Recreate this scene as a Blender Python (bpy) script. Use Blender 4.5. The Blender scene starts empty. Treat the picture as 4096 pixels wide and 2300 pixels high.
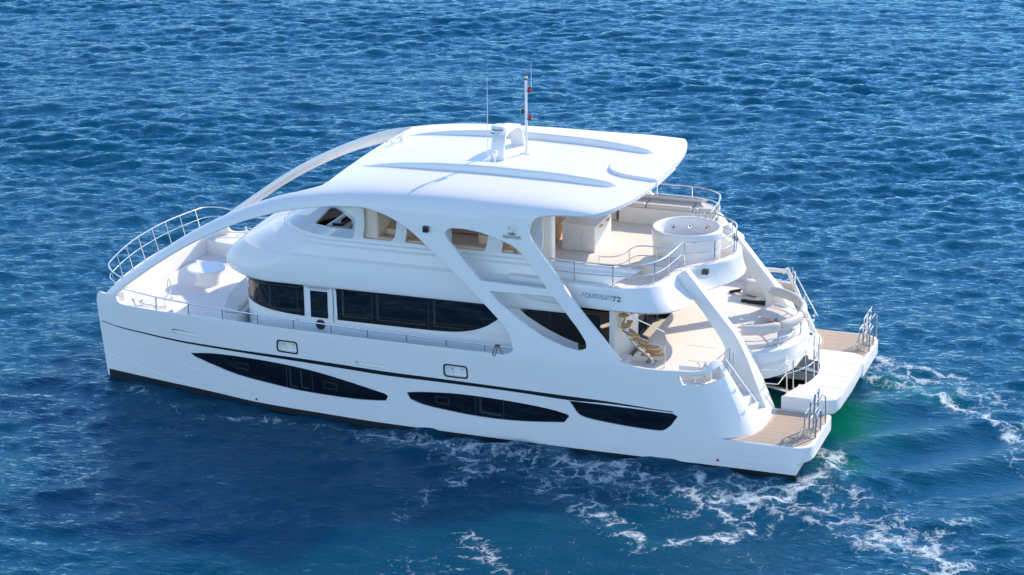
import bpy, bmesh, math, random
import numpy as np
from mathutils import Vector, Matrix
from mathutils.geometry import delaunay_2d_cdt

S = bpy.context.scene
COL = S.collection
R = math.radians
random.seed(4)

# ---------------------------------------------------------------- camera
cam = bpy.data.objects.new("camera", bpy.data.cameras.new("camera"))
COL.objects.link(cam)
S.camera = cam
TH, PS, RO = 0.32475, 0.34913, -0.01193
F = Vector((-math.sin(PS) * math.cos(TH), math.cos(PS) * math.cos(TH), -math.sin(TH)))
RT = Vector((math.cos(PS), math.sin(PS), 0))
UP = RT.cross(F)
R2 = math.cos(RO) * RT + math.sin(RO) * UP
U2 = -math.sin(RO) * RT + math.cos(RO) * UP
m = Matrix((R2, U2, -F)).transposed().to_4x4()
m.translation = Vector((34.3102, -61.6084, 24.7965))
cam.matrix_world = m
cam.data.sensor_width = 36.0
cam.data.lens = 82.41
cam.data.clip_start = 1.0
cam.data.clip_end = 20000.0

# ---------------------------------------------------------------- sky, sun, exposure
SUN_EL, SUN_DIR = R(31), Vector((0.469, 0.883, 0)).normalized()
w = bpy.data.worlds.new("World")
S.world = w
w.use_nodes = True
nt = w.node_tree
sky = nt.nodes.new("ShaderNodeTexSky")
sky.sky_type = 'NISHITA'
sky.sun_disc = False
sky.sun_elevation = SUN_EL
sky.sun_rotation = math.atan2(SUN_DIR.x, SUN_DIR.y)
sky.air_density = 1.0
sky.dust_density = 0.0
sky.ozone_density = 3.5
bg = nt.nodes["Background"]
bg.inputs[1].default_value = 0.15
hs = nt.nodes.new("ShaderNodeHueSaturation")
hs.inputs['Saturation'].default_value = 1.0
hs.inputs['Value'].default_value = 1.0
nt.links.new(sky.outputs[0], hs.inputs['Color'])
nt.links.new(hs.outputs[0], bg.inputs[0])
sl = bpy.data.lights.new("sun", 'SUN')
sl.energy = 2.7
sl.angle = R(0.5)
sl.color = (1.0, 0.82, 0.62)
so = bpy.data.objects.new("sun", sl)
COL.objects.link(so)
sd = Vector((SUN_DIR.x * math.cos(SUN_EL), SUN_DIR.y * math.cos(SUN_EL), math.sin(SUN_EL)))
so.rotation_euler = sd.to_track_quat('Z', 'Y').to_euler()
S.view_settings.view_transform = 'Standard'
S.view_settings.look = 'None'
S.view_settings.gamma = 1.0
S.view_settings.exposure = 1.0


# ---------------------------------------------------------------- materials
def mat(name, col, rough=0.5, metal=0.0, spec=0.5, coat=0.0, noise=0.0, nscale=3.0, bump=0.0, bscale=40.0):
    mm = bpy.data.materials.new(name)
    mm.use_nodes = True
    t = mm.node_tree
    b = t.nodes["Principled BSDF"]
    b.inputs['Base Color'].default_value = (*col, 1)
    b.inputs['Roughness'].default_value = rough
    b.inputs['Metallic'].default_value = metal
    b.inputs['Specular IOR Level'].default_value = spec
    b.inputs['Coat Weight'].default_value = coat
    b.inputs['Coat Roughness'].default_value = 0.12
    tc = t.nodes.new("ShaderNodeTexCoord")
    if noise > 0:
        n = t.nodes.new("ShaderNodeTexNoise")
        n.inputs['Scale'].default_value = nscale
        n.inputs['Detail'].default_value = 5
        t.links.new(tc.outputs['Object'], n.inputs['Vector'])
        mx = t.nodes.new("ShaderNodeMix")
        mx.data_type = 'RGBA'
        mx.inputs['A'].default_value = (*[c * (1 - noise) for c in col], 1)
        mx.inputs['B'].default_value = (*[min(1, c * (1 + noise)) for c in col], 1)
        t.links.new(n.outputs['Fac'], mx.inputs['Factor'])
        t.links.new(mx.outputs['Result'], b.inputs['Base Color'])
    if bump > 0:
        n2 = t.nodes.new("ShaderNodeTexNoise")
        n2.inputs['Scale'].default_value = bscale
        n2.inputs['Detail'].default_value = 3
        t.links.new(tc.outputs['Object'], n2.inputs['Vector'])
        bp = t.nodes.new("ShaderNodeBump")
        bp.inputs['Strength'].default_value = bump
        bp.inputs['Distance'].default_value = 0.01
        t.links.new(n2.outputs['Fac'], bp.inputs['Height'])
        t.links.new(bp.outputs['Normal'], b.inputs['Normal'])
    return mm


GEL = mat("gelcoat", (0.84, 0.82, 0.80), 0.34, spec=0.5, coat=0.15, noise=0.025, nscale=0.9)
GELT = mat("gelcoat_deck_moulding", (0.84, 0.81, 0.77), 0.4, spec=0.4, noise=0.02, nscale=1.1)
DECK = mat("nonskid_deck", (0.83, 0.80, 0.76), 0.65, spec=0.3, noise=0.03, nscale=1.5, bump=0.15, bscale=60)
GLASS = mat("tinted_glass", (0.006, 0.008, 0.011), 0.03, spec=0.55)
HGLASS = mat("hull_glass", (0.004, 0.006, 0.010), 0.06, spec=0.4)
PANE = mat("pane_trim", (0.03, 0.035, 0.042), 0.3)
BLACK = mat("black_antifouling", (0.012, 0.014, 0.018), 0.45, noise=0.2)
STRIPE = mat("black_stripe", (0.008, 0.01, 0.013), 0.25)
STEEL = mat("polished_steel", (0.80, 0.76, 0.71), 0.2, metal=1.0)
CHROME = mat("chrome_letter", (0.62, 0.66, 0.72), 0.15, metal=1.0)
DKLET = mat("dark_letter", (0.05, 0.055, 0.06), 0.3)
CUSH = mat("cushion_vinyl", (0.68, 0.62, 0.56), 0.6, spec=0.3, noise=0.05, nscale=2.0, bump=0.12, bscale=18)
CUSHW = mat("sunpad_vinyl", (0.70, 0.66, 0.62), 0.55, spec=0.3, noise=0.04, nscale=2.0)
PALE = mat("painted_reflection_pane", (0.50, 0.54, 0.60), 0.08, spec=0.7)  # helm glass: its grey-white reflection is put into the base colour
PEACH = mat("saloon_leather", (0.92, 0.66, 0.46), 0.5, spec=0.3, noise=0.04)
CREAM = mat("interior_cream", (0.87, 0.69, 0.52), 0.5)
PLAST = mat("black_plastic", (0.015, 0.015, 0.017), 0.35)
RED = mat("red_lens", (0.55, 0.01, 0.03), 0.2)
WHITEP = mat("white_paint", (0.82, 0.82, 0.82), 0.35)
FOAMP = mat("fender_cover", (0.78, 0.77, 0.76), 0.35, bump=0.3, bscale=9)
WRAP = mat("plastic_wrap", (0.62, 0.64, 0.70), 0.15, bump=0.8, bscale=25)
ROPED = mat("dark_rope", (0.025, 0.03, 0.035), 0.9, bump=0.6, bscale=80)
ROPEB = mat("brown_rope", (0.20, 0.15, 0.10), 0.9, bump=0.6, bscale=80)
ROPEW = mat("white_rope", (0.70, 0.68, 0.63), 0.9)
REDMARK = mat("red_mark", (0.5, 0.02, 0.04), 0.5)


def teak(name, c1, c2, seam, width, axis):
    mm = bpy.data.materials.new(name)
    mm.use_nodes = True
    t = mm.node_tree
    b = t.nodes["Principled BSDF"]
    b.inputs['Roughness'].default_value = 0.7
    b.inputs['Specular IOR Level'].default_value = 0.25
    tc = t.nodes.new("ShaderNodeTexCoord")
    sp = t.nodes.new("ShaderNodeSeparateXYZ")
    t.links.new(tc.outputs['Object'], sp.inputs[0])
    dv = t.nodes.new("ShaderNodeMath"); dv.operation = 'DIVIDE'
    t.links.new(sp.outputs[axis], dv.inputs[0]); dv.inputs[1].default_value = width
    fr = t.nodes.new("ShaderNodeMath"); fr.operation = 'FRACT'
    t.links.new(dv.outputs[0], fr.inputs[0])
    lt = t.nodes.new("ShaderNodeMath"); lt.operation = 'LESS_THAN'; lt.inputs[1].default_value = 0.16
    t.links.new(fr.outputs[0], lt.inputs[0])
    fl = t.nodes.new("ShaderNodeMath"); fl.operation = 'FLOOR'
    t.links.new(dv.outputs[0], fl.inputs[0])
    wn = t.nodes.new("ShaderNodeTexWhiteNoise"); wn.noise_dimensions = '1D'
    t.links.new(fl.outputs[0], wn.inputs['W'])
    n = t.nodes.new("ShaderNodeTexNoise"); n.inputs['Scale'].default_value = 4; n.inputs['Detail'].default_value = 6
    t.links.new(tc.outputs['Object'], n.inputs['Vector'])
    ad = t.nodes.new("ShaderNodeMath"); ad.operation = 'ADD'
    t.links.new(wn.outputs['Value'], ad.inputs[0]); t.links.new(n.outputs['Fac'], ad.inputs[1])
    hf = t.nodes.new("ShaderNodeMath"); hf.operation = 'MULTIPLY'; hf.inputs[1].default_value = 0.5
    t.links.new(ad.outputs[0], hf.inputs[0])
    mx = t.nodes.new("ShaderNodeMix"); mx.data_type = 'RGBA'
    mx.inputs['A'].default_value = (*c1, 1); mx.inputs['B'].default_value = (*c2, 1)
    t.links.new(hf.outputs[0], mx.inputs['Factor'])
    m2 = t.nodes.new("ShaderNodeMix"); m2.data_type = 'RGBA'
    t.links.new(lt.outputs[0], m2.inputs['Factor'])
    t.links.new(mx.outputs['Result'], m2.inputs['A']); m2.inputs['B'].default_value = (*seam, 1)
    t.links.new(m2.outputs['Result'], b.inputs['Base Color'])
    return mm


TEAK = teak("weathered_teak", (0.46, 0.36, 0.27), (0.58, 0.47, 0.37), (0.20, 0.155, 0.12), 0.075, 'Y')
TEAKM = teak("teak_margin", (0.52, 0.41, 0.32), (0.60, 0.48, 0.38), (0.52, 0.41, 0.32), 0.4, 'Y')
TEAKS = teak("varnished_teak", (0.66, 0.42, 0.20), (0.74, 0.50, 0.27), (0.36, 0.20, 0.09), 0.07, 'Y')


# ---------------------------------------------------------------- helpers
def cr(xs, ys):
    xs = np.array(xs, float); ys = np.array(ys, float); n = len(xs)
    d = np.diff(ys) / np.diff(xs); mm = np.zeros(n)
    mm[1:-1] = (d[1:] + d[:-1]) / 2; mm[0] = d[0]; mm[-1] = d[-1]
    for i in range(n - 1):
        if d[i] == 0:
            mm[i] = mm[i + 1] = 0

    def f(x):
        x = np.clip(np.asarray(x, float), xs[0], xs[-1])
        i = np.clip(np.searchsorted(xs, x, side='right') - 1, 0, n - 2)
        h = xs[i + 1] - xs[i]; t = (x - xs[i]) / h
        return ((2 * t**3 - 3 * t**2 + 1) * ys[i] + (t**3 - 2 * t**2 + t) * h * mm[i]
                + (-2 * t**3 + 3 * t**2) * ys[i + 1] + (t**3 - t**2) * h * mm[i + 1])
    return f


def spline(pts, n=8, closed=False):
    """Catmull-Rom through 2D/3D points"""
    P = [Vector(p) for p in pts]
    N = len(P); out = []
    for i in range(N if closed else N - 1):
        if closed:
            a, b, c, d = P[(i - 1) % N], P[i], P[(i + 1) % N], P[(i + 2) % N]
        else:
            a, b, c, d = P[max(i - 1, 0)], P[i], P[i + 1], P[min(i + 2, N - 1)]
        for k in range(n):
            t = k / n
            out.append(0.5 * ((2 * b) + (c - a) * t + (2 * a - 5 * b + 4 * c - d) * t * t + (3 * b - a - 3 * c + d) * t**3))
    if not closed:
        out.append(P[-1])
    return [tuple(v) for v in out]


def fillet(pts, r, n=5):
    """round the corners of a closed 2D polygon; r = number or list"""
    P = [Vector(p) for p in pts]; N = len(P); out = []
    for i in range(N):
        rr = r[i] if isinstance(r, (list, tuple)) else r
        a, b, c = P[i - 1], P[i], P[(i + 1) % N]
        if rr <= 0:
            out.append(tuple(b)); continue
        d1 = (a - b); d2 = (c - b)
        k = min(rr, d1.length * 0.49, d2.length * 0.49)
        p1 = b + d1.normalized() * k; p2 = b + d2.normalized() * k
        for j in range(n + 1):
            t = j / n
            out.append(tuple((1 - t)**2 * p1 + 2 * t * (1 - t) * b + t * t * p2))
    return out


class MB:
    def __init__(self):
        self.v = []; self.f = []

    def add(self, v, f):
        o = len(self.v)
        self.v += [tuple(p) for p in v]
        self.f += [tuple(i + o for i in q) for q in f]
        return self

    def box(self, x0, x1, y0, y1, z0, z1, bev=0.0):
        return self.prism([(x0, y0), (x1, y0), (x1, y1), (x0, y1)], z0, z1, bev)

    def prism(self, poly, z0, z1, bev=0.0, axis='z', seg=2):
        """extruded polygon; axis z: poly is (x,y); axis y: poly is (x,z) and z0,z1 are y"""
        bm = bmesh.new()
        if axis == 'z':
            vs = [bm.verts.new((p[0], p[1], z0)) for p in poly]; d = Vector((0, 0, z1 - z0))
        elif axis == 'y':
            vs = [bm.verts.new((p[0], z0, p[1])) for p in poly]; d = Vector((0, z1 - z0, 0))
        else:
            vs = [bm.verts.new((z0, p[0], p[1])) for p in poly]; d = Vector((z1 - z0, 0, 0))
        fc = bm.faces.new(vs)
        ret = bmesh.ops.extrude_face_region(bm, geom=[fc])
        nv = [g for g in ret['geom'] if isinstance(g, bmesh.types.BMVert)]
        bmesh.ops.translate(bm, verts=nv, vec=d)
        bmesh.ops.recalc_face_normals(bm, faces=bm.faces)
        if bev > 0:
            ed = [e for e in bm.edges if e.calc_face_angle(0) > 0.5]
            bmesh.ops.bevel(bm, geom=ed, offset=bev, segments=seg, profile=0.5, affect='EDGES', clamp_overlap=True)
        self.addbm(bm)
        return self

    def addbm(self, bm):
        bm.verts.index_update()
        self.add([v.co[:] for v in bm.verts], [[v.index for v in f.verts] for f in bm.faces])
        bm.free()

    def tube(self, pts, r, n=8, closed=False, r1=None):
        P = [Vector(p) for p in pts]; N = len(P)
        rings = []
        up = Vector((0, 0, 1))
        for i in range(N):
            if closed:
                t = P[(i + 1) % N] - P[i - 1]
            else:
                t = P[min(i + 1, N - 1)] - P[max(i - 1, 0)]
            t.normalize()
            if i == 0:
                a = t.cross(up)
                if a.length < 0.1:
                    a = t.cross(Vector((0, 1, 0)))
                a.normalize()
            else:
                a = (a - t * a.dot(t)).normalized()
            b = t.cross(a)
            rr = r if r1 is None else r + (r1 - r) * i / (N - 1)
            rings.append([P[i] + rr * (math.cos(k * math.tau / n) * a + math.sin(k * math.tau / n) * b) for k in range(n)])
        self.loft(rings, caps=not closed, wrap=closed)
        return self

    def loft(self, rings, caps=True, wrap=False, closed=True):
        v = [p for q in rings for p in q]; n = len(rings[0]); f = []
        N = len(rings)
        for i in range(N if wrap else N - 1):
            for k in range(n if closed else n - 1):
                a = i * n + k; b = i * n + (k + 1) % n
                c = ((i + 1) % N) * n + (k + 1) % n; d = ((i + 1) % N) * n + k
                f.append((a, b, c, d))
        if caps:
            f.append(tuple(range(n))[::-1]); f.append(tuple((N - 1) * n + k for k in range(n)))
        self.add(v, f)
        return self

    def lathe(self, prof, c=(0, 0, 0), n=32, sx=1.0, sy=1.0, caps=True):
        rings = [[(c[0] + p[0] * sx * math.cos(k * math.tau / n), c[1] + p[0] * sy * math.sin(k * math.tau / n), c[2] + p[1]) for k in range(n)] for p in prof]
        self.loft(rings, caps=caps)
        return self

    def mirrored(self):
        o = MB(); o.v = [(x, -y, z) for x, y, z in self.v]; o.f = [q[::-1] for q in self.f]
        return o

    def join(self, other):
        self.add(other.v, other.f); return self

    def build(self, name, material, parent=None, weld=False, flat=False, ang=38, recalc=True):
        me = bpy.data.meshes.new(name)
        bm = bmesh.new()
        vs = [bm.verts.new(p) for p in self.v]
        for q in self.f:
            if len(set(q)) == len(q):
                try:
                    bm.faces.new([vs[i] for i in q])
                except ValueError:
                    pass
        if weld:
            bmesh.ops.remove_doubles(bm, verts=bm.verts, dist=1e-4)
        if recalc:
            bmesh.ops.recalc_face_normals(bm, faces=bm.faces)
        bm.to_mesh(me); bm.free()
        me.materials.append(material)
        if not flat:
            me.polygons.foreach_set('use_smooth', [True] * len(me.polygons))
            me.set_sharp_from_angle(angle=R(ang))
        o = bpy.data.objects.new(name, me)
        COL.objects.link(o)
        if not flat:
            md = o.modifiers.new("weighted", 'WEIGHTED_NORMAL'); md.keep_sharp = True
        if parent:
            o.parent = parent
        return o


def empty(name, loc=(0, 0, 0), parent=None):
    o = bpy.data.objects.new(name, None)
    o.empty_display_size = 0.3
    COL.objects.link(o); o.location = loc
    if parent:
        o.parent = parent
    return o


def tag(o, label=None, cat=None, group=None, kind=None):
    if label: o['label'] = label
    if cat: o['category'] = cat
    if group: o['group'] = group
    if kind: o['kind'] = kind
    return o


def inside(poly, P):
    P = np.asarray(P); x, y = P[:, 0], P[:, 1]
    c = np.zeros(len(P), bool); n = len(poly)
    for i in range(n):
        x1, y1 = poly[i]; x2, y2 = poly[(i + 1) % n]
        k = ((y1 > y) != (y2 > y))
        xx = (x2 - x1) * (y - y1) / ((y2 - y1) if y2 != y1 else 1e-12) + x1
        c ^= k & (x < xx)
    return c


def densify(poly, step):
    out = []; n = len(poly)
    for i in range(n):
        a = np.array(poly[i], float); b = np.array(poly[(i + 1) % n], float)
        L = np.linalg.norm(b - a)
        if L < 1e-5:
            continue
        k = max(1, int(math.ceil(L / step)))
        for j in range(k):
            out.append(tuple(a + (b - a) * j / k))
    return out


def sheet(outer, holes, fmap, thick, step=0.12, rim=lambda a, b: True, cham=0.02, flip=False, both=True):
    """thick curved panel: 2D outline with holes, mapped by fmap(u,v)->(x,y,z). Returns verts, faces, loopnormals"""
    loops = [densify(outer, step)] + [densify(h, step) for h in holes]
    pts = []; edges = []; lid = []
    for lp in loops:
        o = len(pts); n = len(lp)
        pts += lp; edges += [(o + i, o + (i + 1) % n) for i in range(n)]
        lid.append((o, n))
    B = np.array(pts)
    mn, mx = B.min(0), B.max(0)
    gx, gy = np.meshgrid(np.arange(mn[0] + step / 2, mx[0], step), np.arange(mn[1] + step / 2, mx[1], step))
    gx = gx + ((np.arange(gx.shape[0]) % 2) * step / 2)[:, None]
    G = np.stack([gx.ravel(), gy.ravel()], 1)
    k = inside(loops[0], G)
    for h in loops[1:]:
        k &= ~inside(h, G)
    G = G[k]
    keep = np.ones(len(G), bool)
    for i in range(0, len(G), 400):
        dd = ((G[i:i + 400, None, :] - B[None]) ** 2).sum(2).min(1)
        keep[i:i + 400] = dd > (0.55 * step) ** 2
    G = G[keep]
    allp = [Vector(p) for p in pts] + [Vector(p) for p in G]
    res = delaunay_2d_cdt(allp, edges, [], 0, 1e-7)
    V2 = np.array([v[:] for v in res[0]]); T = [tuple(t) for t in res[2]]
    orig = res[3]
    cen = np.array([V2[list(t)].mean(0) for t in T])
    k = inside(loops[0], cen)
    for h in loops[1:]:
        k &= ~inside(h, cen)
    T = [t for t, kk in zip(T, k) if kk]
    # orientation
    T2 = []
    for t in T:
        a, b, c = V2[t[0]], V2[t[1]], V2[t[2]]
        ar = (b[0] - a[0]) * (c[1] - a[1]) - (b[1] - a[1]) * (c[0] - a[0])
        T2.append(t if ar > 0 else (t[0], t[2], t[1]))
    T = T2
    e = 2e-3
    P = fmap(V2[:, 0], V2[:, 1])
    du = fmap(V2[:, 0] + e, V2[:, 1]) - fmap(V2[:, 0] - e, V2[:, 1])
    dv = fmap(V2[:, 0], V2[:, 1] + e) - fmap(V2[:, 0], V2[:, 1] - e)
    N = np.cross(du, dv)
    N /= np.linalg.norm(N, axis=1)[:, None] + 1e-12
    if flip:
        N = -N; T = [t[::-1] for t in T]
    nv = len(P)
    verts = [P]; faces = [t for t in T]; ln = [N[i] for t in T for i in t]
    Q = P - N * thick
    if both:
        verts.append(Q)
        for t in T:
            q = tuple(i + nv for i in t[::-1])
            faces.append(q); ln += [-N[i - nv] for i in q]
    # rims : directed boundary edges
    ed = {}
    for t in T:
        for i in range(3):
            ed[(t[i], t[(i + 1) % 3])] = 1
    bnd = [(a, b) for (a, b) in ed if (b, a) not in ed]
    nxt = {}; prv = {}
    for a, b in bnd:
        nxt[a] = b; prv[b] = a
    if both:
        Bn = {}
        for a in nxt:
            t = P[nxt[a]] - P[prv.get(a, a)]
            b = np.cross(t, N[a]); b /= np.linalg.norm(b) + 1e-12
            Bn[a] = b
        c = min(cham, thick * 0.45)
        ofs = 2 * nv
        ringid = {}
        extra = []
        # rounded rim: outer point, two proud points, inner point
        for a in nxt:
            p1 = P[a] - N[a] * c + Bn[a] * c * 0.8
            p2 = Q[a] + N[a] * c + Bn[a] * c * 0.8
            ringid[a] = ofs + len(extra); extra += [p1, p2]
        if extra:
            verts.append(np.array(extra))
        for a, b in bnd:
            if not rim(V2[a], V2[b]):
                faces.append((b, a, a + nv, b + nv)); fn = (Bn[a] + Bn[b]) / 2
                ln += [fn] * 4
                continue
            ra, rb = ringid[a], ringid[b]
            faces.append((b, a, ra, rb)); ln += [N[b], N[a], Bn[a], Bn[b]]
            faces.append((rb, ra, ra + 1, rb + 1)); ln += [Bn[b], Bn[a], Bn[a], Bn[b]]
            faces.append((rb + 1, ra + 1, a + nv, b + nv)); ln += [Bn[b], Bn[a], -N[a], -N[b]]
    return np.concatenate(verts), faces, ln


def build_sheets(name, sheets, material, parent=None):
    V = []; Fc = []; L = []
    for v, f, l in sheets:
        o = len(V)
        V += [tuple(p) for p in v]
        Fc += [tuple(i + o for i in q) for q in f]
        L += [tuple(n) for n in l]
    me = bpy.data.meshes.new(name)
    me.from_pydata(V, [], Fc)
    me.materials.append(material)
    me.polygons.foreach_set('use_smooth', [True] * len(me.polygons))
    me.normals_split_custom_set(L)
    me.update()
    o = bpy.data.objects.new(name, me)
    COL.objects.link(o)
    if parent:
        o.parent = parent
    return o


def mir(sh):
    v, f, l = sh
    v = v.copy(); v[:, 1] *= -1
    f2 = []; l2 = []; k = 0
    for q in f:
        n = len(q); ns = l[k:k + n]; k += n
        f2.append(q[::-1])
        l2 += [np.array([a[0], -a[1], a[2]]) for a in ns[::-1]]
    return v, f2, l2


# ---------------------------------------------------------------- hull side / hardtop surface (port side, y<0)
YO = cr([-.3, .7, 1.5, 2.4, 4.5, 8, 12, 16, 23], [3.46, 3.76, 4.02, 4.24, 4.45, 4.62, 4.70, 4.74, 4.74])
YW = cr([-.3, .34, 2, 4.7, 8, 12, 16, 23], [3.45, 3.6, 3.92, 4.3, 4.52, 4.63, 4.70, 4.72])


def half(x, z):
    x = np.asarray(x, float); z = np.asarray(z, float)
    ww = np.clip((z + .4) / 2.8, -.1, 1); e = z - 2.4
    soft = .5 * (e + np.sqrt(e * e + .02))
    ww = np.where(z < 2.4, ww, 1)
    return YW(x) + (YO(x) - YW(x)) * (1 - np.abs(1 - ww)**1.35) - .125 * soft


ZT = cr([-.1, .06, .67, 1.46, 2.85, 3.58, 4.57, 5.68, 6.47, 7.5, 8.6, 10, 12, 13, 14, 15, 16.6],
        [1.9, 2.12, 2.68, 3.25, 4.2, 4.64, 5.15, 5.62, 5.88, 6.06, 6.18, 6.22, 6.25, 6.27, 6.32, 6.44, 6.42])
RISE = cr([-.1, 2, 6.5, 8, 10, 12, 13, 14, 15, 16.6], [.3, .36, .44, .5, .6, .62, .58, .5, .31, .22])
_pa = np.array([1, .987, .955, .905, .82, .68, .48, .25, 0]); _pb = np.array([0, .25, .47, .63, .76, .86, .925, .975, 1])
_pt = np.concatenate([[0], np.cumsum(np.hypot(np.diff(_pa) * 4.2, np.diff(_pb) * .6))]); LT = _pt[-1]
PA = cr(_pt, _pa); PB = cr(_pt, _pb)


def fside(u, v):
    u = np.asarray(u, float); v = np.asarray(v, float)
    zt = ZT(u); t = np.clip(v - zt, 0, None)
    zs = np.minimum(v, zt)
    y0 = half(u, zs)
    y = np.where(t > 0, y0 * PA(np.minimum(t, LT)), y0)
    z = np.where(t > 0, zt + RISE(u) * PB(np.minimum(t, LT)), v)
    return np.stack([u, -y, z], -1)


# stern quarter: the hull side wraps round to face aft
WQ = 4.4
_w = [0, .17, .36, .52, .65, .82, 1.0]
QX0 = cr(_w, [18.2, 19.2, 19.78, 20.15, 20.33, 20.40, 20.42]); QY0 = cr(_w, [4.73, 4.73, 4.60, 4.25, 3.80, 3.0, 2.05])
QX1 = cr(_w, [18.2, 18.62, 18.97, 19.2, 19.33, 19.42, 19.45]); QY1 = cr(_w, [4.73, 4.71, 4.56, 4.30, 3.95, 3.1, 2.05])


def fhull(u, v):
    u = np.asarray(u, float); v = np.asarray(v, float)
    A = np.stack([u, -half(u, v), v], -1)
    ww = np.clip((u - 18.2) / WQ, 0, 1); k = (v - .72) / 1.98
    B = np.stack([QX0(ww) + (QX1(ww) - QX0(ww)) * k, -(QY0(ww) + (QY1(ww) - QY0(ww)) * k), v], -1)
    return np.where((u > 18.2)[:, None], B, A)


def wq(x):
    return 18.2 + WQ * x


YACHT = empty("motor_catamaran", (11, 0, 0))
tag(YACHT, "large white twin hulled motor yacht with arched roof under way on blue sea", "yacht")
YACHT.location = (0, 0, 0)


def Y(mb, name, m_, parent=None, **k):
    return mb.build(name, m_, parent or YACHT, **k)


# ---------------------------------------------------------------- outlines on the port side (x, z)
WIN1 = fillet(spline([(3.36, 1.20), (4.16, 1.31), (5.17, 1.34), (6.36, 1.31), (7.52, 1.21), (8.66, 1.02), (9.70, .81)], 6)
              + [(9.80, .74), (9.72, .57)] + spline([(9.45, .54), (8.63, .49), (7.09, .51), (5.92, .61), (4.92, .73), (4.12, .92), (3.52, 1.09)], 6), .03, 2)
WIN2 = fillet(spline([(10.35, .94), (10.89, 1.02), (11.78, 1.09), (12.65, 1.10), (13.81, 1.06), (14.66, .99), (15.16, .90)], 6)
              + [(15.25, .85), (15.08, .62)] + spline([(14.9, .60), (14.08, .51), (13.22, .46), (12.34, .47), (11.61, .52), (10.88, .60), (10.45, .73)], 6), .03, 2)
WIN3 = fillet(spline([(15.2, 1.31), (16.38, 1.31), (17.71, 1.30), (18.2, 1.30)], 4)
              + [(18.32, 1.22)] + spline([(18.15, .93), (17.96, .77), (17.71, .72), (16.83, .74), (15.94, .81), (15.53, .90), (15.35, 1.10)], 4), .03, 2)
HAW1 = fillet([(6.37, 2.01), (6.97, 2.01), (6.98, 1.69), (6.36, 1.70)], .09)
HAW2 = fillet([(11.55, 1.92), (12.21, 1.92), (12.22, 1.60), (11.56, 1.60)], .09)
SLOT1 = fillet([(2.80, 1.91), (3.74, 1.86), (3.74, 1.70), (2.80, 1.75)], .08)
SLOT2 = fillet([(8.80, 1.70), (9.78, 1.69), (9.78, 1.54), (8.80, 1.55)], .075)
MOOR = fillet([(wq(.040), 2.41), (wq(.068), 2.13), (wq(.15), 2.14), (wq(.298), 2.18), (wq(.455), 2.24), (wq(.588), 2.31),
               (wq(.574), 2.60), (wq(.49), 2.56), (wq(.39), 2.515), (wq(.285), 2.485), (wq(.162), 2.45)], [.07, .03, .1, .2, .2, .02, .02, .1, .1, .2, .2])

ZS = 2.6
CUT_LOW = fillet([(.70, 2.50), (.78, 2.31), (1.0, 2.29), (2.2, 2.36), (3.4, 2.39), (8, 2.40), (13.25, 2.42), (13.59, 2.44), (13.60, ZS)],
                 [0, .1, .1, 0, 0, 0, .05, .2, 0])
CUT_LOW = [(.72, 2.50), (.735, 2.42), (.79, 2.34), (.88, 2.30), (1.01, 2.29), (1.36, 2.31), (2.2, 2.36), (3.4, 2.39), (8, 2.40), (13.2, 2.42), (13.38, 2.435), (13.5, 2.48), (13.57, 2.54), (13.60, ZS)]
AFT_LOW = spline([(16.72, ZS), (16.83, 2.57), (17.17, 2.50), (17.68, 2.48), (18.23, 2.51)], 5) + \
    spline([(wq(.1), 2.525), (wq(.215), 2.545), (wq(.30), 2.565), (wq(.372), 2.60), (wq(.44), 2.66), (wq(.50), 2.72), (wq(.56), 2.755), (wq(.61), 2.745)], 4)
STAIR = [(wq(.635), 2.66), (wq(.648), 2.4), (wq(.66), 2.1), (wq(.67), 1.75), (wq(.68), 1.4), (wq(.69), 1.15), (wq(.71), .99), (wq(.80), .97), (wq(.90), .97)]
HULL_OUT = [(.30, -.7), (.2, -.08), (.07, 1.1), (-.05, 2.22), (-.02, 2.40), (.04, 2.50)] + CUT_LOW + AFT_LOW + STAIR + \
    [(wq(.90), .74), (wq(.28), .74), (wq(.17), .72), (18.9, .72), (18.9, -.7)]
hull_side = sheet(HULL_OUT, [WIN1, WIN2, WIN3, HAW1, HAW2, SLOT1, SLOT2, MOOR], fhull, .11, step=.16, cham=.018,
                  rim=lambda a, b: not ((a[1] > 2.49 and abs(a[1] - b[1]) < 1e-6 and (a[0] < .8 or 13 < a[0] < 17)) or (a[0] > 18.85 and a[1] < .721 and b[1] < .721)))
# hardtop: arches, struts and roof
ARCH_LO = spline([(.76, 2.60), (.93, 2.75), (1.24, 3.0), (2.47, 3.88), (3.58, 4.56), (4.78, 5.17), (5.69, 5.52), (6.68, 5.82), (7.88, 6.05), (8.65, 6.12), (9.14, 6.11), (9.73, 5.97), (10.26, 5.73), (10.68, 5.46), (11.73, 4.62), (12.67, 3.83), (13.32, 3.24), (13.52, 2.93)], 5)
AFT_EDGE = spline([(16.47, 2.83), (16.11, 3.23), (15.43, 3.95), (14.85, 4.67), (14.3, 5.32), (14.04, 5.63), (13.93, 5.85), (13.93, 6.01), (14.02, 6.20), (14.26, 6.36), (14.61, 6.44), (15.3, 6.50)], 5)
CORNER = spline([(15.3, 6.50), (15.7, 6.62), (16.0, 6.93), (16.2, 7.40), (16.36, 8.0), (16.47, 8.7), (16.54, 9.5)], 5)
vEnd = lambda x: float(ZT(x)) + LT
FRONT = [(float(x), vEnd(x)) for x in np.linspace(16.55, 7.5, 70)] + [(7.5, 8.0), (7.5, 7.3), (7.42, 7.0), (7.2, 6.82), (6.8, 6.60)]
ARCH_TOP = [(x, float(ZT(x)) + t) for x, t in [(6.4, .62), (5.6, .60), (4.6, .58), (3.6, .55), (2.8, .52), (2.0, .5), (1.4, .47), (.9, .44), (.5, .41), (.25, .38), (.13, .36)]]
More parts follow.
